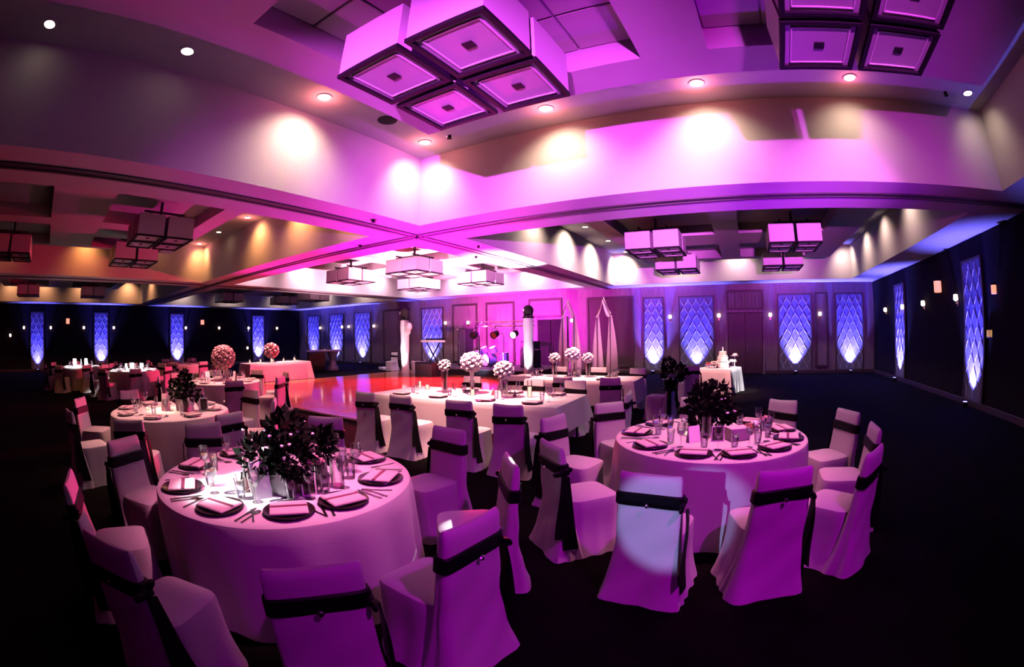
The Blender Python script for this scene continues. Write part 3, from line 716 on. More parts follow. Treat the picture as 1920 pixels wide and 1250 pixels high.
def cutlery(kind):
    if kind == 'fork':
        m = flat([(-.006,-.1),(.006,-.1),(.004,.02),(.012,.045),(.012,.1),(.007,.1),(.006,.055),(.003,.055),(.002,.1),(-.002,.1),(-.003,.055),(-.006,.055),(-.007,.1),(-.012,.1),(-.012,.045),(-.004,.02)], .004)
    elif kind == 'knife':
        m = flat([(-.008,-.11),(.008,-.11),(.007,-.01),(.010,.0),(.010,.10),(.002,.12),(-.005,.10),(-.006,-.01)], .004)
    else:
        m = flat([(-.007,-.1),(.007,-.1),(.004,.03),(.016,.055),(.018,.08),(.01,.1),(-.01,.1),(-.018,.08),(-.016,.055),(-.004,.03)], .005)
    return tag(m.build('dinner_'+kind if kind != 'spoon' else 'dessert_spoon', M['steel'], smooth=False), None, kind)
FORK, KNIFE, SPOON = Kit(cutlery('fork')), Kit(cutlery('knife')), Kit(cutlery('spoon'))
wg = empty('wine_glass', (0,0,0), 0, None, 'glass')
MB().lathe([(.036,0),(.034,.003),(.006,.008),(.0045,.09),(.012,.10),(.034,.125),(.040,.155),(.036,.19),(.033,.21),(.0315,.21),(.0345,.19),(.038,.155),(.032,.127),(.008,.104),(.001,.103)], 20, cap1=False).build('bowl_and_stem', M['glass'], wg)
MB().lathe([(.009,.105),(.031,.127),(.0365,.15),(.001,.15)], 18, cap1=False).build('water', M['water'], wg); WINE = Kit(wg)
wt = empty('water_tumbler', (0,0,0), 0, None, 'glass')
MB().lathe([(.028,0),(.037,.13),(.035,.13),(.027,.01),(.001,.01)], 20, cap1=False).build('tumbler', M['glass'], wt)
MB().lathe([(.026,.011),(.0335,.10),(.001,.10)], 18, cap1=False).build('water', M['water'], wt); WATER = Kit(wt)
vt = empty('votive_candle', (0,0,0), 0, None, 'candle')
MB().lathe([(.03,0),(.036,.07),(.034,.07),(.028,.006),(.001,.006)], 16, cap1=False).build('cup', M['glass'], vt); MB().lathe([(.026,.007),(.027,.035),(.002,.04)], 12).build('wax', M['candle'], vt); VOT = Kit(vt)
tc_ = empty('tent_card', (0,0,0), 0, None, 'card')
for s_ in (-1,1):
    g = [[Vector((x, s_*.03*(1-i/3), .19*i/3)) for x in (-.055,0,.055)] for i in range(4)]; MB().sheet(g, .002).build('leaf_panel', M['card'], tc_, smooth=False)
TENT = Kit(tc_)
fr = empty('picture_frame', (0,0,0), 0, None, 'frame')
m = MB()
for b in ((-.06,-.05,0,.17),(.05,.06,0,.17),(-.05,.05,.16,.17),(-.05,.05,0,.01)): m.box(b[0],b[1],-.006,.008,b[2],b[3])
m.build('border', M['china'], fr, smooth=False); MB().box(-.05,.05,-.002,.004,.01,.16).build('photo', M['charger'], fr, smooth=False)
m = MB(); m.box(-.012,.012,.0,.06,0,.006); m.tube([(0,.006,.1),(0,.06,.003)], .004); m.build('easel_leg', M['black'], fr, smooth=False); FRAME = Kit(fr)
vc = tag(MB().lathe([(.045,0),(.045,.2),(.042,.2),(.042,.01),(.001,.01)], 20, cap1=False).build('cylinder_vase', M['glass']), None, 'vase'); VASE = Kit(vc)
def settings(T, az, R, where, tname):
    for a, l in az:
        c, s_ = math.cos(rad(a)), math.sin(rad(a)); ux, uy = -s_, c
        def P(r, u): return (T[0]+r*c+u*ux, T[1]+r*s_+u*uy)
        rz = rad(a)+PI/2; g = tname
        def at(kit, r, u, z, nm, extra=0, grp=None): kit.put((*P(r,u), z), rz+extra, '%s before chair %s, %s' % (nm, l, where), grp+' '+g)
        at(PLATE, R-.20, 0, TZ, 'dark charger plate', 0, 'charger plates on')
        at(NAP, R-.20, 0, TZ+.018, 'folded napkin with plum band', RND.uniform(-.2,.2), 'folded napkins on')
        at(FORK, R-.19, -.215, TZ, 'dinner fork', 0, 'forks on'); at(KNIFE, R-.19, .20, TZ, 'dinner knife', 0, 'knives on'); at(SPOON, R-.18, .245, TZ, 'dessert spoon', 0, 'spoons on')
        at(WINE, R-.40, .17+RND.uniform(-.02,.02), TZ, 'stemmed wine glass', 0, 'wine glasses on'); at(WATER, R-.41, .03+RND.uniform(-.02,.02), TZ, 'water tumbler', 0, 'water tumblers on')
KA = ['nearest the camera','at lower centre','on its right','behind its right','behind the foliage','at its far left','at its left','at the left edge','at lower left']
KB = ['lit blue-white','second in front','edge-on at right','farther right','behind its right','right of foliage','hidden by foliage','behind its left','with slanting sash','with shining sash']
settings(T1, [(t_[0], KA[i]) for i, t_ in enumerate(TA)], .95, 'nearest round table', 'the nearest round table')
settings(T2, [(t_[0], KB[i]) for i, t_ in enumerate(TB)], .945, 'right round table', 'the right round table')

# foliage and flowers
def leaf_cluster(m, c, r, n, rnd, sz=.05, sc=(1,1,1)):
    for _ in range(n):
        d = Vector((rnd.gauss(0,1),rnd.gauss(0,1),rnd.gauss(0,1))).normalized(); q = rnd.uniform(.35,1)**.5*r
        p = Vector(c)+Vector((d.x*q*sc[0], d.y*q*sc[1], d.z*q*sc[2])); t = (d+Vector((rnd.uniform(-.8,.8),rnd.uniform(-.8,.8),rnd.uniform(-.4,.8)))).normalized()
        u = t.orthogonal().normalized(); u.rotate(Matrix.Rotation(rnd.uniform(0,6.28),3,t)); nn = t.cross(u); L = sz*rnd.uniform(.7,1.4); W = L*.34
        m.add([p, p+t*L*.4+u*W+nn*W*.3, p+t*L, p+t*L*.4-u*W+nn*W*.3, p+t*L*.45], [(0,1,4),(1,2,4),(2,3,4),(3,0,4)])
def bloom(m, c, r, rnd):
    m.blob(c, r*.62, rnd, 7, 5, .18)
    for k in range(7):
        a = k*2.4; d = Vector((math.cos(a), math.sin(a), rnd.uniform(-.2,.7))).normalized(); u = d.orthogonal().normalized(); v = d.cross(u); p = Vector(c)+d*r*.55
        m.add([p-d*r*.3, p+u*r*.5+d*r*.1, p+d*r*.5+v*r*.1, p-u*r*.5+d*r*.1, p+v*r*.45+d*r*.2], [(0,1,4),(1,2,4),(2,3,4),(3,0,4)])
def foliage_piece(name, loc, label, planter, clusters, blooms, seed, pmat='silver', ph=.16, pw=.085):
    rnd = random.Random(seed); t = empty(name, loc, rad(20), label, 'centerpiece')
    if planter == 'cube':
        m = MB(); w_ = pw
        m.loft([[(-w_,-w_,0),(w_,-w_,0),(w_,w_,0),(-w_,w_,0)],[(-w_*1.08,-w_*1.08,ph),(w_*1.08,-w_*1.08,ph),(w_*1.08,w_*1.08,ph),(-w_*1.08,w_*1.08,ph)],[(-w_*.98,-w_*.98,ph),(w_*.98,-w_*.98,ph),(w_*.98,w_*.98,ph),(-w_*.98,w_*.98,ph)],[(-w_*.95,-w_*.95,ph-.03),(w_*.95,-w_*.95,ph-.03),(w_*.95,w_*.95,ph-.03),(-w_*.95,w_*.95,ph-.03)]])
        m.build('planter', M[pmat], t, smooth=False)
    else: MB().lathe([(.06,0),(.065,.01),(.05,.1),(.07,ph),(.062,ph),(.045,.1),(.001,.05)], 18, cap1=False).build('vase', M[pmat], t)
    m = MB()
    for _ in range(9):
        c = clusters[_ % len(clusters)]; m.tube([(0,0,ph-.04),(c[0]*.5,c[1]*.5,(ph+c[2])/2),(c[0],c[1],c[2])], .005, 5)
    m.build('stems', M['stem'], t)
    m = MB()
    for x, y, z, r, n in clusters: leaf_cluster(m, (x,y,z), r, n, rnd, .06)
    tag(m.build('foliage', M['leaf'], t, smooth=False), kind='stuff')
    for x, y, z, r in blooms:
        b = MB(); bloom(b, (x,y,z), r, rnd); b.build('blossom', M['petal'], t)
    return t
sb = [(RND.uniform(-.2,.2),RND.uniform(-.2,.2),RND.uniform(.26,.46),.013) for _ in range(16)]
foliage_piece('foliage_centerpiece', (-2.42,1.42,TZ), 'dark leafy centrepiece in a square silver planter on the nearest table', 'cube', [(-.16,-.05,.22,.13,150),(.02,.02,.24,.15,190),(0,.06,.38,.12,150),(.12,-.03,.25,.13,150),(-.05,-.1,.25,.11,110)], sb+[(-.02,-.12,.30,.035),(.12,-.1,.25,.03)], 11)
foliage_piece('foliage_centerpiece', (-2.50,1.75,TZ), 'smaller dark leafy bunch in a vase behind the silver planter', 'vase', [(0,0,.22,.12,160),(.04,.03,.27,.08,80)], [], 12, 'blackgloss', .14)
foliage_piece('foliage_centerpiece', (-.34,4.42,TZ), 'large dark leafy centrepiece on the right round table', 'vase', [(-.05,0,.25,.17,230),(.1,.03,.34,.14,180),(-.05,0,.36,.12,150),(.12,.05,.20,.14,160),(-.12,-.08,.14,.09,80),(.22,.05,.16,.10,90)], [(.10,-.12,.33,.012),(.14,-.11,.335,.010),(.16,-.14,.2,.018),(.26,-.06,.2,.02)], 13, 'blackgloss', .12)
foliage_piece('foliage_centerpiece', (-6.15,2.0,TZ), 'dark leafy centrepiece over white cards on the second left table', 'cube', [(-.14,0,.24,.13,130),(.03,0,.30,.15,150),(.14,.05,.24,.12,120),(.0,.05,.42,.10,90)], [(-.12,-.1,.32,.02),(0,-.14,.3,.03),(.1,-.1,.26,.02)], 14)
def ball_vase(loc, label, rb, zb, seed, style, petal='petal', n=46):
    rnd = random.Random(seed); t = empty('flower_arrangement', loc, 0, label, 'flowers')
    if style == 'trumpet':
        MB().lathe([(.075,0),(.07,.008),(.015,.03),(.012,.12),(.02,zb*.5),(.06,zb*.82),(.075,zb-rb*.6),(.07,zb-rb*.6),(.05,zb*.8),(.001,zb*.5)], 18, cap1=False).build('trumpet_vase', M['card'], t)
        MB().lathe([(.082,0),(.08,.006),(.02,.02),(.013,.11),(.02,.12)], 14).build('foot', M['charger'], t)
    else:
        MB().lathe([(.045,0),(.05,.02),(.062,zb-rb*.7),(.058,zb-rb*.7),(.045,.03),(.001,.03)], 18, cap1=False).build('tall_vase', M['glass'], t)
        MB().lathe([(.042,.03),(.054,zb*.55),(.001,zb*.55)], 14, cap1=False).build('water', M['water'], t)
    m = MB()
    for _ in range(7): m.tube([(rnd.uniform(-.02,.02),rnd.uniform(-.02,.02),.05 if style != 'trumpet' else zb*.5),(rnd.uniform(-.03,.03),rnd.uniform(-.03,.03),zb)], .004, 4)
    m.build('stems', M['stem'], t)
    m = MB(); leaf_cluster(m, (0,0,zb), rb*.9, 40, rnd, .05); tag(m.build('leaves', M['leaf'], t, smooth=False), kind='stuff')
    m = MB()
    for k in range(n):
        z = 1-2*(k+.5)/n; q = math.sqrt(1-z*z); a = k*2.39996
        bloom(m, (rb*.88*q*math.cos(a), rb*.88*q*math.sin(a), zb+rb*.88*z), rb*.34, rnd)
    tag(m.build('blooms', M[petal], t), kind='stuff')
    return t
ball_vase((-4.18,6.08,TZ), 'tallest white flower ball on a trumpet vase, middle of the head table', .165, .52, 21, 'trumpet')
ball_vase((-4.68,6.0,TZ), 'white and pink flowers in a tall vase, left of the head table trio', .10, .46, 22, 'tall', 'petal', 26)
ball_vase((-3.5,5.95,TZ), 'white flower ball on a tall glass vase, right of the head table trio', .14, .42, 23, 'tall')
ball_vase((-4.22,9.45,TZ), 'small white flower ball, left of three on the second long table', .12, .42, 24, 'tall', 'petal', 30)
ball_vase((-3.8,9.5,TZ), 'white flower ball on trumpet vase, middle of the second long table', .16, .50, 25, 'trumpet', 'petal', 36)
ball_vase((-3.45,9.55,TZ), 'small white flower ball, right of three on the second long table', .12, .42, 26, 'tall', 'petal', 30)
ball_vase((-9.95,4.35,TZ), 'tall pink flower ball on the left mid-hall round table', .27, .52, 27, 'trumpet', 'petal_pink', 80)
ball_vase((-15.95,9.2,TZ), 'dark pink flower ball on the buffet table', .30, .45, 28, 'trumpet', 'petal_pink', 40)
# nearest table: what stands round its planter
TENT.put((-2.60,1.26,TZ), rad(-55), 'white tented card left of the planter, glaring in the pin spot', None, (1.3,1,1.25)); TENT.put((-2.43,1.245,TZ), rad(75), 'white tented card edge-on before the planter', None, (1.1,1,1.2))
FRAME.put((-2.262,1.50,TZ), rad(70), 'small dark picture frame standing before the planter', None, (.8,1,.9))
VASE.put((-2.36,1.68,TZ), 0, 'clear cylinder vase, left of the pair right of the planter'); VASE.put((-2.28,1.75,TZ), 0, 'clear cylinder vase, right of the pair right of the planter')
VOT.put((-2.62,1.52,TZ), 0, 'votive candle in a glass cup left of the silver planter', 'votive candles'); VOT.put((-2.75,1.25,TZ), 0, 'votive candle in a glass cup left of the tented cards', 'votive candles')
def single_flower(loc, label, r, hgt, petal, seed, vase='glass'):
    rnd = random.Random(seed); t = empty('flower_vase', loc, 0, label, 'flowers')
    MB().lathe([(.035,0),(.04,hgt*.6),(.037,hgt*.6),(.033,.01),(.001,.01)], 16, cap1=False).build('vase', M[vase], t)
    MB().tube([(0,0,.02),(0,0,hgt)], .004, 5).build('stem', M['stem'], t)
    for k in range(5):
        m = MB(); a = k*2.4; bloom(m, (r*.5*math.cos(a)*(k > 0), r*.5*math.sin(a)*(k > 0), hgt+r*.3*(k == 0)), r*.62, rnd); m.build('blossom', M[petal], t)
    return t
single_flower((-2.28,1.58,TZ), 'pale pink hydrangea in a small vase right of the planter', .06, .20, 'petal_pink', 31)
single_flower((-.53,4.64,TZ), 'white flower in a dark vase left of the dark foliage', .055, .24, 'petal', 32, 'blackgloss')
single_flower((.08,4.35,TZ), 'peach flowers low in a vase right of the pink box', .07, .06, 'petal_peach', 33, 'silver')
single_flower((.15,4.50,TZ), 'white petals in a low vase at the back of the right table', .05, .07, 'petal', 34, 'silver')
single_flower((.27,4.64,TZ), 'pale pink flowers near the right rim of the right table', .07, .08, 'petal_pink', 35, 'silver')
bx = tag(MB().box(-.10,.10,-.075,.075,0,.115,.006).build('gift_box', M['napkin'], None, (-.03,4.12,TZ), rad(29), False), 'plain pink box standing at the middle of the right table', 'box')
TENT.put((-.43,3.98,TZ), rad(40), 'white tented card left of the frame on the right table', None, (1.1,1,.75)); FRAME.put((-.21,4.03,TZ), rad(12), 'white-bordered picture frame before the dark foliage', None, (1,1,.8))
VASE.put((-.33,4.15,TZ), 0, 'clear cylinder vase between card and frame on the right table'); VOT.put((-.10,4.30,TZ), 0, 'votive candle by the pink box on the right table', 'votive candles'); VOT.put((-.52,4.22,TZ), 0, 'votive candle left of the dark foliage on the right table', 'votive candles')

# simpler settings on the farther tables
DIRS = ['right','far right','far','far left','left','near left','near','near right']
def far_settings(T, n, a0, R, where, extra):
    for k in range(n):
        a = rad(a0+360*k/n); c, s_ = math.cos(a), math.sin(a); u = (-s_, c); wd = DIRS[int(((a0+360*k/n-29+22.5) % 360)//45)]+' side of '+where
        WPLATE.put((T[0]+(R-.2)*c, T[1]+(R-.2)*s_, TZ), 0, 'white dinner plate on the %s' % wd, 'dinner plates on '+where)
        WINE.put((T[0]+(R-.4)*c+.14*u[0], T[1]+(R-.4)*s_+.14*u[1], TZ), 0, 'stemmed wine glass on the %s' % wd, 'wine glasses on '+where)
        WATER.put((T[0]+(R-.4)*c-.05*u[0], T[1]+(R-.4)*s_-.05*u[1], TZ), 0, 'water tumbler on the %s' % wd, 'water tumblers on '+where)
        if extra: NAP.put((T[0]+(R-.2)*c, T[1]+(R-.2)*s_, TZ+.018), a+PI/2, 'folded napkin on the %s' % wd, 'napkins on '+where)
far_settings(T3, 8, -124, .93, 'the second left table', True)
far_settings(T4, 8, -60, .93, 'the tall pink flower table', True)
far_settings(T5, 8, -10, .93, 'the bright far left table', True)
far_settings(T6, 8, 5, .93, 'the farthest left table', True)
far_settings(T7, 8, 12, .93, 'the back left table', True)
TENT.put((-6.3,1.75,TZ), rad(-60), 'white tented card left of the foliage on the second left table', None, (1.3,1,1.2)); TENT.put((-6.0,2.05,TZ), rad(-50), 'white tented card right of the foliage on the second left table', None, (1.2,1,1)); FRAME.put((-5.95,2.25,TZ), rad(60), 'white-bordered frame right of the foliage, second left table')
VOT.put((-6.5,1.5,TZ), 0, 'votive candle at the left of the second left table', 'votive candles'); VOT.put((-6.45,1.85,TZ), 0, 'votive candle by the foliage of the second left table', 'votive candles')
for k in range(4): TENT.put((T5[0]+.3*math.cos(k*1.6), T5[1]+.3*math.sin(k*1.6), TZ), k*.8, 'white tented card on the bright far left table, %s of its cards' % N_[k], 'white cards on the bright far left table', (1.4,1.2,1.1))
for k in range(3): TENT.put((T6[0]+.3*math.cos(k*2.1), T6[1]+.3*math.sin(k*2.1), TZ), k*.9, 'white tented card on the farthest left table, %s of its cards' % N_[k], 'white cards on the farthest left table', (1.4,1.2,1.5))
for k in range(3): TENT.put((T4[0]+.4*math.cos(k*2.1+.4), T4[1]+.4*math.sin(k*2.1+.4), TZ), k*.9, 'white tented card on the tall pink flower table, %s of its cards' % N_[k], 'white cards on the pink flower table', (1.2,1.2,1.2))
def HP(u, v, T=HT): c, s_ = math.cos(HR), math.sin(HR); return (T[0]+u*c-v*s_, T[1]+u*s_+v*c, TZ)
for k, u in enumerate((-1.2,-.45,.4,1.15)):
    for sd, side in ((-1,'near'),(1,'far')):
        if sd == 1 and k == 0: continue
        t = '%s side of the head table, %s from the left' % (side, N_[k])
        PLATE.put(HP(u+.1, sd*.48), HR, 'charger plate on the %s' % t, 'charger plates on the head table'); NAP.put((*HP(u+.1, sd*.48)[:2], TZ+.018), HR, 'folded napkin on the %s' % t, 'napkins on the head table')
        WINE.put(HP(u+.27, sd*.27), 0, 'wine glass on the %s' % t, 'wine glasses on the head table'); WATER.put(HP(u+.14, sd*.22), 0, 'water tumbler on the %s' % t, 'water tumblers on the head table')
cy_ = [(-1.42,.42,.19,'left end of the head table, taller'),(-1.15,.30,.13,'left end of the head table, shorter'),(.02,-.05,.15,'middle of the head table'),(.95,.1,.26,'right end of the head table')]
cv = empty('candle_cylinder', (0,0,0), 0, None, 'candle')
MB().lathe([(.05,0),(.05,1),(.047,1),(.047,.03),(.001,.03)], 18, cap1=False).build('glass_cylinder', M['glass'], cv); MB().lathe([(.036,.035),(.036,.6),(.004,.62)], 14).build('candle', M['candle'], cv); CV = Kit(cv)
for u, v, h_, l in cy_: CV.put(HP(u,v), 0, 'candle in a glass cylinder at the %s' % l, 'candle cylinders', (.8,.8,h_))
nv = empty('name_tag_cone', (0,0,0), 0, None, 'favor')
MB().lathe([(.035,0),(.02,.05),(.004,.09)], 10).build('cone', M['ribbon'], nv); MB().blob((0,0,.09), .012, random.Random(1), 6, 4, .05).build('tip', M['china'], nv); NV = Kit(nv)
for u, v, l in ((.30,.12,'left'),(.72,.05,'right')): NV.put(HP(u,v), 0, 'small plum cone favour on the head table, %s one' % l)
for k, u in enumerate((-1.0,-.1,.8)):
    for sd, side in ((-1,'near'),(1,'far')):
        t = '%s side of the second long table, %s from the left' % (side, N_[k])
        PLATE.put(HP(u, sd*.36, FT), HR, 'charger plate on the %s' % t, 'charger plates on the second long table'); WINE.put(HP(u+.2, sd*.16, FT), 0, 'wine glass on the %s' % t, 'wine glasses on the second long table'); WATER.put(HP(u+.1, sd*.14, FT), 0, 'water tumbler on the %s' % t, 'water tumblers on the second long table')
for k in range(7):
    WPLATE.put((-15.7-.35*(k%2), 8.3+k*.36, TZ), 0, 'white plate on the buffet table, %s from its near end' % N_[k], 'plates on the buffet table'); 
    CV.put((-15.85+.25*((k*7)%3-1), 8.25+k*.37, TZ), 0, 'candle cylinder on the buffet table, %s from its near end' % N_[k], 'candle cylinders on the buffet table', (.8,.8,.16+.05*(k%3)))

# cake table
ck = empty('wedding_cake', (-.62,13.3,.724), 0, 'ivory tiered cake with topper on the pleated table', 'cake')
for k, (r, z) in enumerate(((.22,.0),(.165,.16),(.115,.31))):
    MB().lathe([(r,z),(r,z+.13),(r-.012,z+.145),(.001,z+.147)], 26, cap1=False).build('tier', M['icing'], ck)
    m = MB(); rr = random.Random(k)
    for q in range(int(16-3*k)): bloom(m, (r*math.cos(q*2*PI/(16-3*k)), r*math.sin(q*2*PI/(16-3*k)), z+.02), .024, rr)
    tag(m.build('icing_border', M['petal'], ck), kind='stuff')
MB().lathe([(.03,.46),(.012,.49),(.02,.53),(.004,.58)], 10).build('topper', M['petal'], ck)
for x, y, l, mt_, hh in ((-1.02,13.15,'left end of the cake table','cakered',.06),(-.86,13.02,'left front of the cake table','icing',.11),(-.32,13.12,'right end of the cake table','icing',.16),(-.27,13.58,'back right of the cake table','petal',.30)):
    t = empty('dessert_stand', (x,y,.724), 0, 'small dessert stand at the %s' % l, 'dessert stand')
    MB().lathe([(.05,0),(.012,.012),(.012,hh),(.12,hh+.01),(.125,hh+.02),(.001,hh+.018)], 18, cap1=False).build('stand', M['china'], t)
    m = MB(); rr = random.Random(int(x*100))
    for q in range(12): m.blob((rr.uniform(-.08,.08),rr.uniform(-.08,.08),hh+.04+rr.uniform(0,.03)), .028, rr, 6, 4, .1)
    tag(m.build('sweets', M[mt_], t), kind='stuff')

# the flood lamps behind the photographer
t = empty('flood_light', (1.3,-5.0,0), 0, 'black flood lamp with an added light-blocking plate on a tripod behind the photographer', 'stage light')
MB().tube([(0,-.25,0.3),(0,-.25,1.9)], .02, 8).build('pole', M['black'], t)
for k in range(3): MB().tube([(0,-.25,.5),(.45*math.cos(k*2.1),-.25+.45*math.sin(k*2.1),.01)], .014, 6).build('leg', M['black'], t)
MB().box(-.3,.45,-.32,-.12,1.72,2.08,.02).build('housing', M['black'], t, smooth=False)
MB().box(-.75,.95,.10,1.0,1.80,1.83,.006).build('light_blocker', M['black'], t, smooth=False)  # unseen plate, added to block the flood from tables and chairs
MB().box(-.28,.43,-.12,.12,1.78,1.82,.006).build('hinge_plate', M['black'], t, smooth=False)

# dark potted plant seen against the blue column
t = empty('potted_plant', (-1.42,8.5,0), 0, 'black silhouetted leafy plant on a stand right of the long tables', 'plant')
MB().lathe([(.18,0),(.19,.02),(.05,.06),(.04,.62),(.17,.66),(.17,.68)], 18).build('pedestal', M['black'], t)
MB().lathe([(.10,.68),(.15,.86),(.14,.86),(.001,.82)], 18, cap1=False).build('pot', M['blackgloss'], t)
m = MB(); rr = random.Random(44); leaf_cluster(m, (.12,-.05,.98), .20, 240, rr, .08, (1.2,1.2,.8)); leaf_cluster(m, (-.02,0,1.15), .11, 120, rr, .06); tag(m.build('foliage', M['leaf'], t, smooth=False), kind='stuff')

# ------------------------------------------------------------------ band area
stg = empty('stage_riser', (-10.6,16.9,0), 0, 'low black stage platform under the drum kit', 'stage')
MB().box(-2.9,2.9,-1.5,1.6,.0,.30,.01).build('skirt', M['black'], stg, smooth=False); MB().box(-2.92,2.92,-1.52,1.62,.30,.34,.01).build('deck', M['track'], stg, smooth=False)
def totem(x, y, label, hh, extra):
    t = empty('lighting_totem', (x,y,0), rad(-29), label, 'totem')
    MB().box(-.26,.26,-.26,.26,0,.03,.01).build('base_plate', M['black'], t, smooth=False)
    rings = []
    for i in range(9):
        z = .03+(hh-.03)*i/8; w_ = .15+.012*math.sin(i*2); rings.append(rrect(0,0,w_,w_,z,24,5,.03,i*.3,6))
    MB().loft(rings).build('fabric_column', M['cloth'], t)
    MB().box(-.16,.16,-.16,.16,hh,hh+.07,.01).build('mount', M['black'], t, smooth=False)
    for s_ in (-1,1): MB().box(s_*.225-.015,s_*.225+.015,-.05,.05,hh+.07,hh+.30,.008).build('yoke_arm', M['black'], t, smooth=False)
    h_ = MB().lathe([(.04,-.21),(.13,-.17),(.19,-.08),(.205,0),(.19,.08),(.14,.15),(.05,.20)], 18, (0,0,hh+.29)).build('moving_head', M['black'], t)
    l = MB(); l.lathe([(.001,0),(.05,.0)], 12, cap0=False, cap1=False); l.v = [(x_, -.208, hh+.30+y_) for x_, y_, z_ in l.v]; l.build('lens', M['china'], h_)
    if extra:
        rings = [rrect(.29,-.02,.10,.10,1.02+.16*i,20,5,.04,i*.4,5) for i in range(9)]
        MB().loft(rings).build('fabric_strip', M['cloth'], t)
        q = MB(); q.blob((.48,-.05,2.12), .17, random.Random(5), 12, 8, .05, (1,.7,1)); q.blob((.70,-.05,2.10), .19, random.Random(6), 12, 8, .05, (1,.7,1)); q.blob((.56,-.05,1.93), .17, random.Random(7), 12, 8, .05, (1,.7,1))
        q.build('fabric_puff', M['cloth'], t)
    return t
totem(-13.1,14.1, 'white fabric lighting totem at the left of the band', 2.38, True); totem(-7.75,15.0, 'white fabric lighting totem at the right of the band', 2.33, False)
tr = empty('lighting_truss', (0,16.0,0), 0, 'horizontal lighting truss on stands over the drum kit', 'truss')
m = MB(); m.tube([(-10.75,0,2.10),(-8.0,0,2.07)], .025, 8); m.tube([(-10.75,0,2.28),(-8.0,0,2.25)], .025, 8); m.build('chord', M['chrome'], tr)
m = MB()
for k in range(10): m.tube([(-10.7+k*.27,0,2.10+.18*(k%2)),(-10.43+k*.27,0,2.28-.18*(k%2))], .012, 5)
m.build('lacing', M['chrome'], tr)
for x in (-10.6,-8.15):
    st = MB().tube([(x,0,0.34),(x,0,2.2)], .03, 8).build('stand_pole', M['black'], tr)
    for k in range(3): MB().tube([(x,0,.9),(x+.5*math.cos(k*2.1+.5),.5*math.sin(k*2.1+.5),.36)], .015, 6).build('stand_leg', M['black'], st)
def par(x, z, label, glow):
    t = empty('par_can', (x,15.9,z), 0, label, 'stage light')
    q = MB(); q.lathe([(.06,-.16),(.13,-.14),(.14,.14),(.15,.16)], 16, cap1=False); q.v = [(a, -c*.9-b*.3, b-.3*c-.05) for a, b, c in q.v]; q.build('can', M['black'], t)
    q = MB(); q.lathe([(.001,.13),(.125,.13)], 16, cap0=False, cap1=False); q.v = [(a, -c*.9-b*.3, b-.3*c-.05) for a, b, c in q.v]; q.build('lens', M['pinkglow' if glow else 'blackgloss'], t)
    m = MB()
    for s_ in (-1,1): m.tube([(s_*.15,0,-.05),(s_*.15,0,.14),(0,0,.22)], .012, 5)
    m.tube([(0,0,.2),(0,.08,2.13-z)], .016, 5); m.build('yoke', M['black'], t)
par(-10.75,1.80,'black stage light hanging at the left end of the truss',False); par(-9.75,1.80,'black stage light hanging at mid truss',False); par(-8.85,1.80,'glaring white-pink stage light on the truss',True)
# drum kit: each piece a thing of its own
def drum(x, y, z, r, d, tilt, label):
    t = empty('drum', (x,y,z), 0, label, 'drum'); t.rotation_euler = (tilt,0,rad(-20))
    MB().lathe([(r,-d/2),(r,d/2)], 24, cap0=False, cap1=False).build('shell', M['drum'], t)
    for s_ in (-1,1):
        MB().lathe([(.001,s_*d*.49),(r*.98,s_*d*.49)], 24, cap0=False, cap1=False).build('drumhead', M['china'], t); MB().lathe([(r*.97,s_*d*.47),(r*1.04,s_*d*.46),(r*1.04,s_*d*.52),(r*.97,s_*d*.52)], 24, cap0=False, cap1=False).build('hoop', M['chrome'], t)
drum(-10.75,17.0,.34+.30,.28,.42,PI/2,'bass drum of the band on the stage platform'); drum(-10.95,16.95,1.08,.15,.24,.45,'left rack tom above the bass drum'); drum(-10.5,16.95,1.08,.16,.25,.45,'right rack tom above the bass drum')
drum(-10.1,17.2,.74,.21,.40,.05,'floor tom right of the bass drum'); drum(-11.35,17.1,.95,.18,.16,.1,'snare drum left of the bass drum')
def stand(x, y, z, label, kind):
    t = empty('cymbal_stand' if kind else 'microphone_stand', (x,y,.34), 0, label, 'cymbal' if kind else 'microphone')
    MB().tube([(0,0,.0),(0,0,z-.34)], .012, 6).build('pole', M['chrome'], t)
    for k in range(3): MB().tube([(0,0,.3),(.25*math.cos(k*2.1),.25*math.sin(k*2.1),.012)], .009, 5).build('leg', M['chrome'], t)
    if kind: MB().lathe([(.001,.03),(.05,.022),(.22,.0),(.05,.015),(.001,.02)], 22, (0,0,z-.36), False, False).build('cymbal', M['brass'], t)
    else:
        MB().tube([(0,0,z-.36),(.1,-.2,z-.24),(.18,-.36,z-.22)], .009, 5).build('boom', M['black'], t); MB().blob((.2,-.40,z-.22), .04, random.Random(2), 8, 6, .02).build('microphone', M['chrome'], t)
stand(-11.6,17.5,1.5,'cymbal on a stand left of the drums',True); stand(-9.75,17.6,1.61,'cymbal on a stand right of the drums',True); stand(-11.7,16.1,1.85,'microphone on a boom stand left of the drums',False); stand(-9.4,16.0,1.65,'microphone on a boom stand right of the drums',False)
kb = empty('keyboard', (-13.05,15.9,1.435), rad(-12), 'white-topped keyboard on a tall stand left of the drums', 'keyboard')
MB().box(-.7,.7,-.16,.16,0,.09,.012).build('body', M['card'], kb, smooth=False); MB().box(-.62,.62,-.14,.02,.09,.102,.003).build('keys', M['china'], kb, smooth=False)
m = MB()
for k in range(24): m.box(-.6+k*.051,-.58+k*.051,-.06,.02,.102,.112)
tag(m.build('black_keys', M['black'], kb, smooth=False), kind='stuff'); MB().box(-.72,.72,.16,.19,.04,.17,.01).build('rear_panel', M['black'], kb, smooth=False)
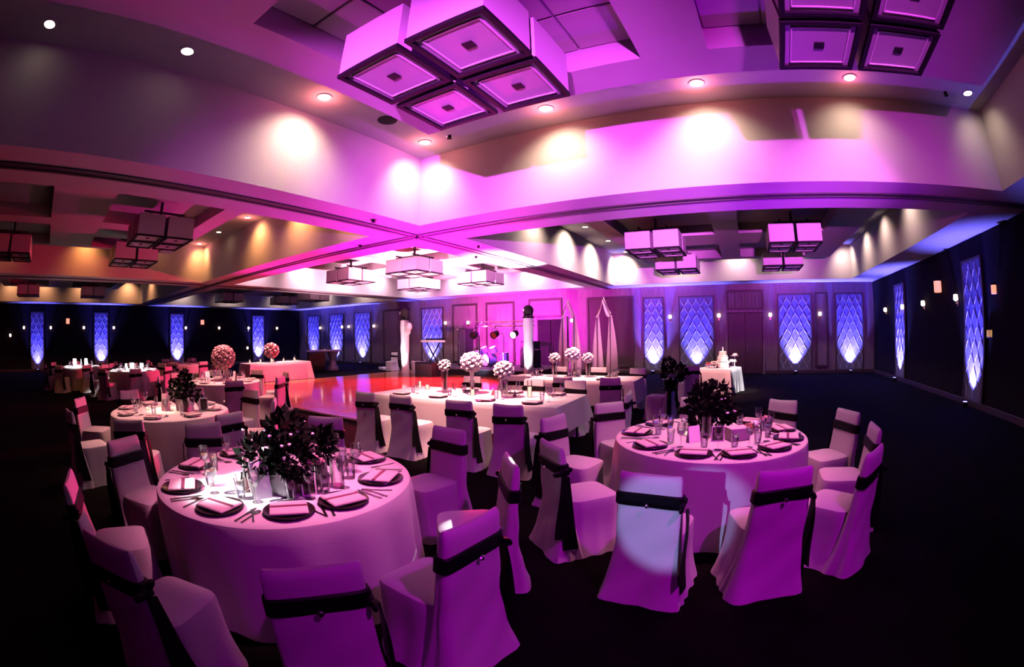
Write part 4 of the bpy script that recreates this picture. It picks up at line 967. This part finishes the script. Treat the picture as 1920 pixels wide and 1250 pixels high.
m = MB(); m.tube([(-.45,0,0),(.45,0,-1.07)], .03, 6); m.tube([(.45,.05,0),(-.45,.05,-1.07)], .03, 6); m.tube([(-.45,-.2,-1.07),(-.45,.25,-1.07)], .02, 6); m.tube([(.45,-.2,-1.07),(.45,.25,-1.07)], .02, 6); m.build('stand', M['black'], kb)
def cab(x, y, z, w_, d, h_, label, mt='black'):
    t = empty('speaker_cabinet', (x,y,z), rad(-15), label, 'speaker')
    MB().box(-w_/2,w_/2,-d/2,d/2,0,h_,.015).build('cabinet', M[mt], t, smooth=False); MB().box(-w_/2+.04,w_/2-.04,-d/2-.015,-d/2,.04,h_-.04,.006).build('grille', M['track' if mt == 'black' else 'napkin'], t, smooth=False)
    MB().box(-.1,.1,-.02,.02,h_,h_+.02,.006).build('handle', M['black'], t, smooth=False)
cab(-8.75,17.1,.34,.75,.5,.75,'black speaker cabinet right of the drums, lower one'); cab(-8.75,17.1,1.11,.72,.45,.34,'black amplifier on the lower speaker cabinet')
cab(-13.5,15.2,0,.28,.25,.62,'white monitor speaker under the keyboard, left one','card'); cab(-13.1,15.2,0,.28,.25,.62,'white monitor speaker under the keyboard, right one','card')
cab(-12.2,14.6,0,1.3,.6,.62,'long black equipment case before the keyboard'); cab(-12.3,17.4,0.34,.6,.5,1.7,'tall black speaker column behind the left totem')
# draped wedding arches
def arch(x, y, label, rz):
    t = empty('draped_arch', (x,y,0), rz, label, 'arch')
    for s_ in (-1,1):
        p = MB().tube([(s_*.34,0,0),(s_*.34,0,2.45)], .02, 8).build('pole', M['chrome'], t); MB().box(s_*.34-.15,s_*.34+.15,-.15,.15,0,.02,.006).build('foot', M['black'], p, smooth=False)
        g = []
        for i in range(11):
            f = i/10; wd = .07+.24*f+.05*math.sin(PI*f); g.append([Vector((s_*(.33+.05*math.sin(3*f))+(j-2)*wd*.5, .03*math.cos(j*PI)*(.3+f)+.03, 2.42-2.38*f)) for j in range(5)])
        MB().sheet(g, .006).build('hanging_drape', M['drape'], t)
        g = []
        for i in range(9):
            f = i/8; px = s_*.36*f; pz = 3.05-.62*f-.16*math.sin(PI*f); g.append([Vector((px, .05*(j-1), pz+(.09+.06*math.sin(PI*f))*(j-1)*.9)) for j in range(3)])
        MB().sheet(g, .01).build('swag', M['drape'], t)
        MB().tube([(s_*.34,0,2.45),(0,0,3.05)], .016, 6).build('rafter', M['chrome'], t)
    return t
arch(-6.78,16.5,'left of the two pink-draped arches beside the band',rad(-25)); arch(-5.32,16.5,'right of the two pink-draped arches beside the band',rad(-25))
# bar counter at the far end of the dance floor
bc = empty('bar_counter', (-19.3,14.4,0), rad(62), 'dark bar counter with a white-lit top beyond the dance floor', 'counter')
MB().box(-.85,.05,-.3,.3,0,.96,.012).build('cabinet', M['blackgloss'], bc, smooth=False); MB().box(-.95,.95,-.36,.36,.98,1.06,.015).build('countertop', M['china'], bc, smooth=False)
MB().lathe([(.30,0),(.32,.1),(.20,.3),(.14,.5),(.24,.75),(.33,.98)], 20, (.5,0,0)).build('pedestal', M['shade_bottom'], bc)
for k in range(3): VOT.put((-19.5+.25*k,14.1+.35*k,1.062), 0, 'votive candle on the bar counter, %s from left' % N_[k], 'votive candles on the bar')
fb = empty('floor_box', (-17.2,16.8,0), rad(-20), 'small flat white box on the floor left of the lone chair', 'box')
MB().box(-.3,.3,-.15,.15,0,.09,.01).build('case', M['card'], fb, smooth=False); MB().box(-.31,.31,-.16,.16,.09,.12,.008).build('lid', M['card'], fb, smooth=False)
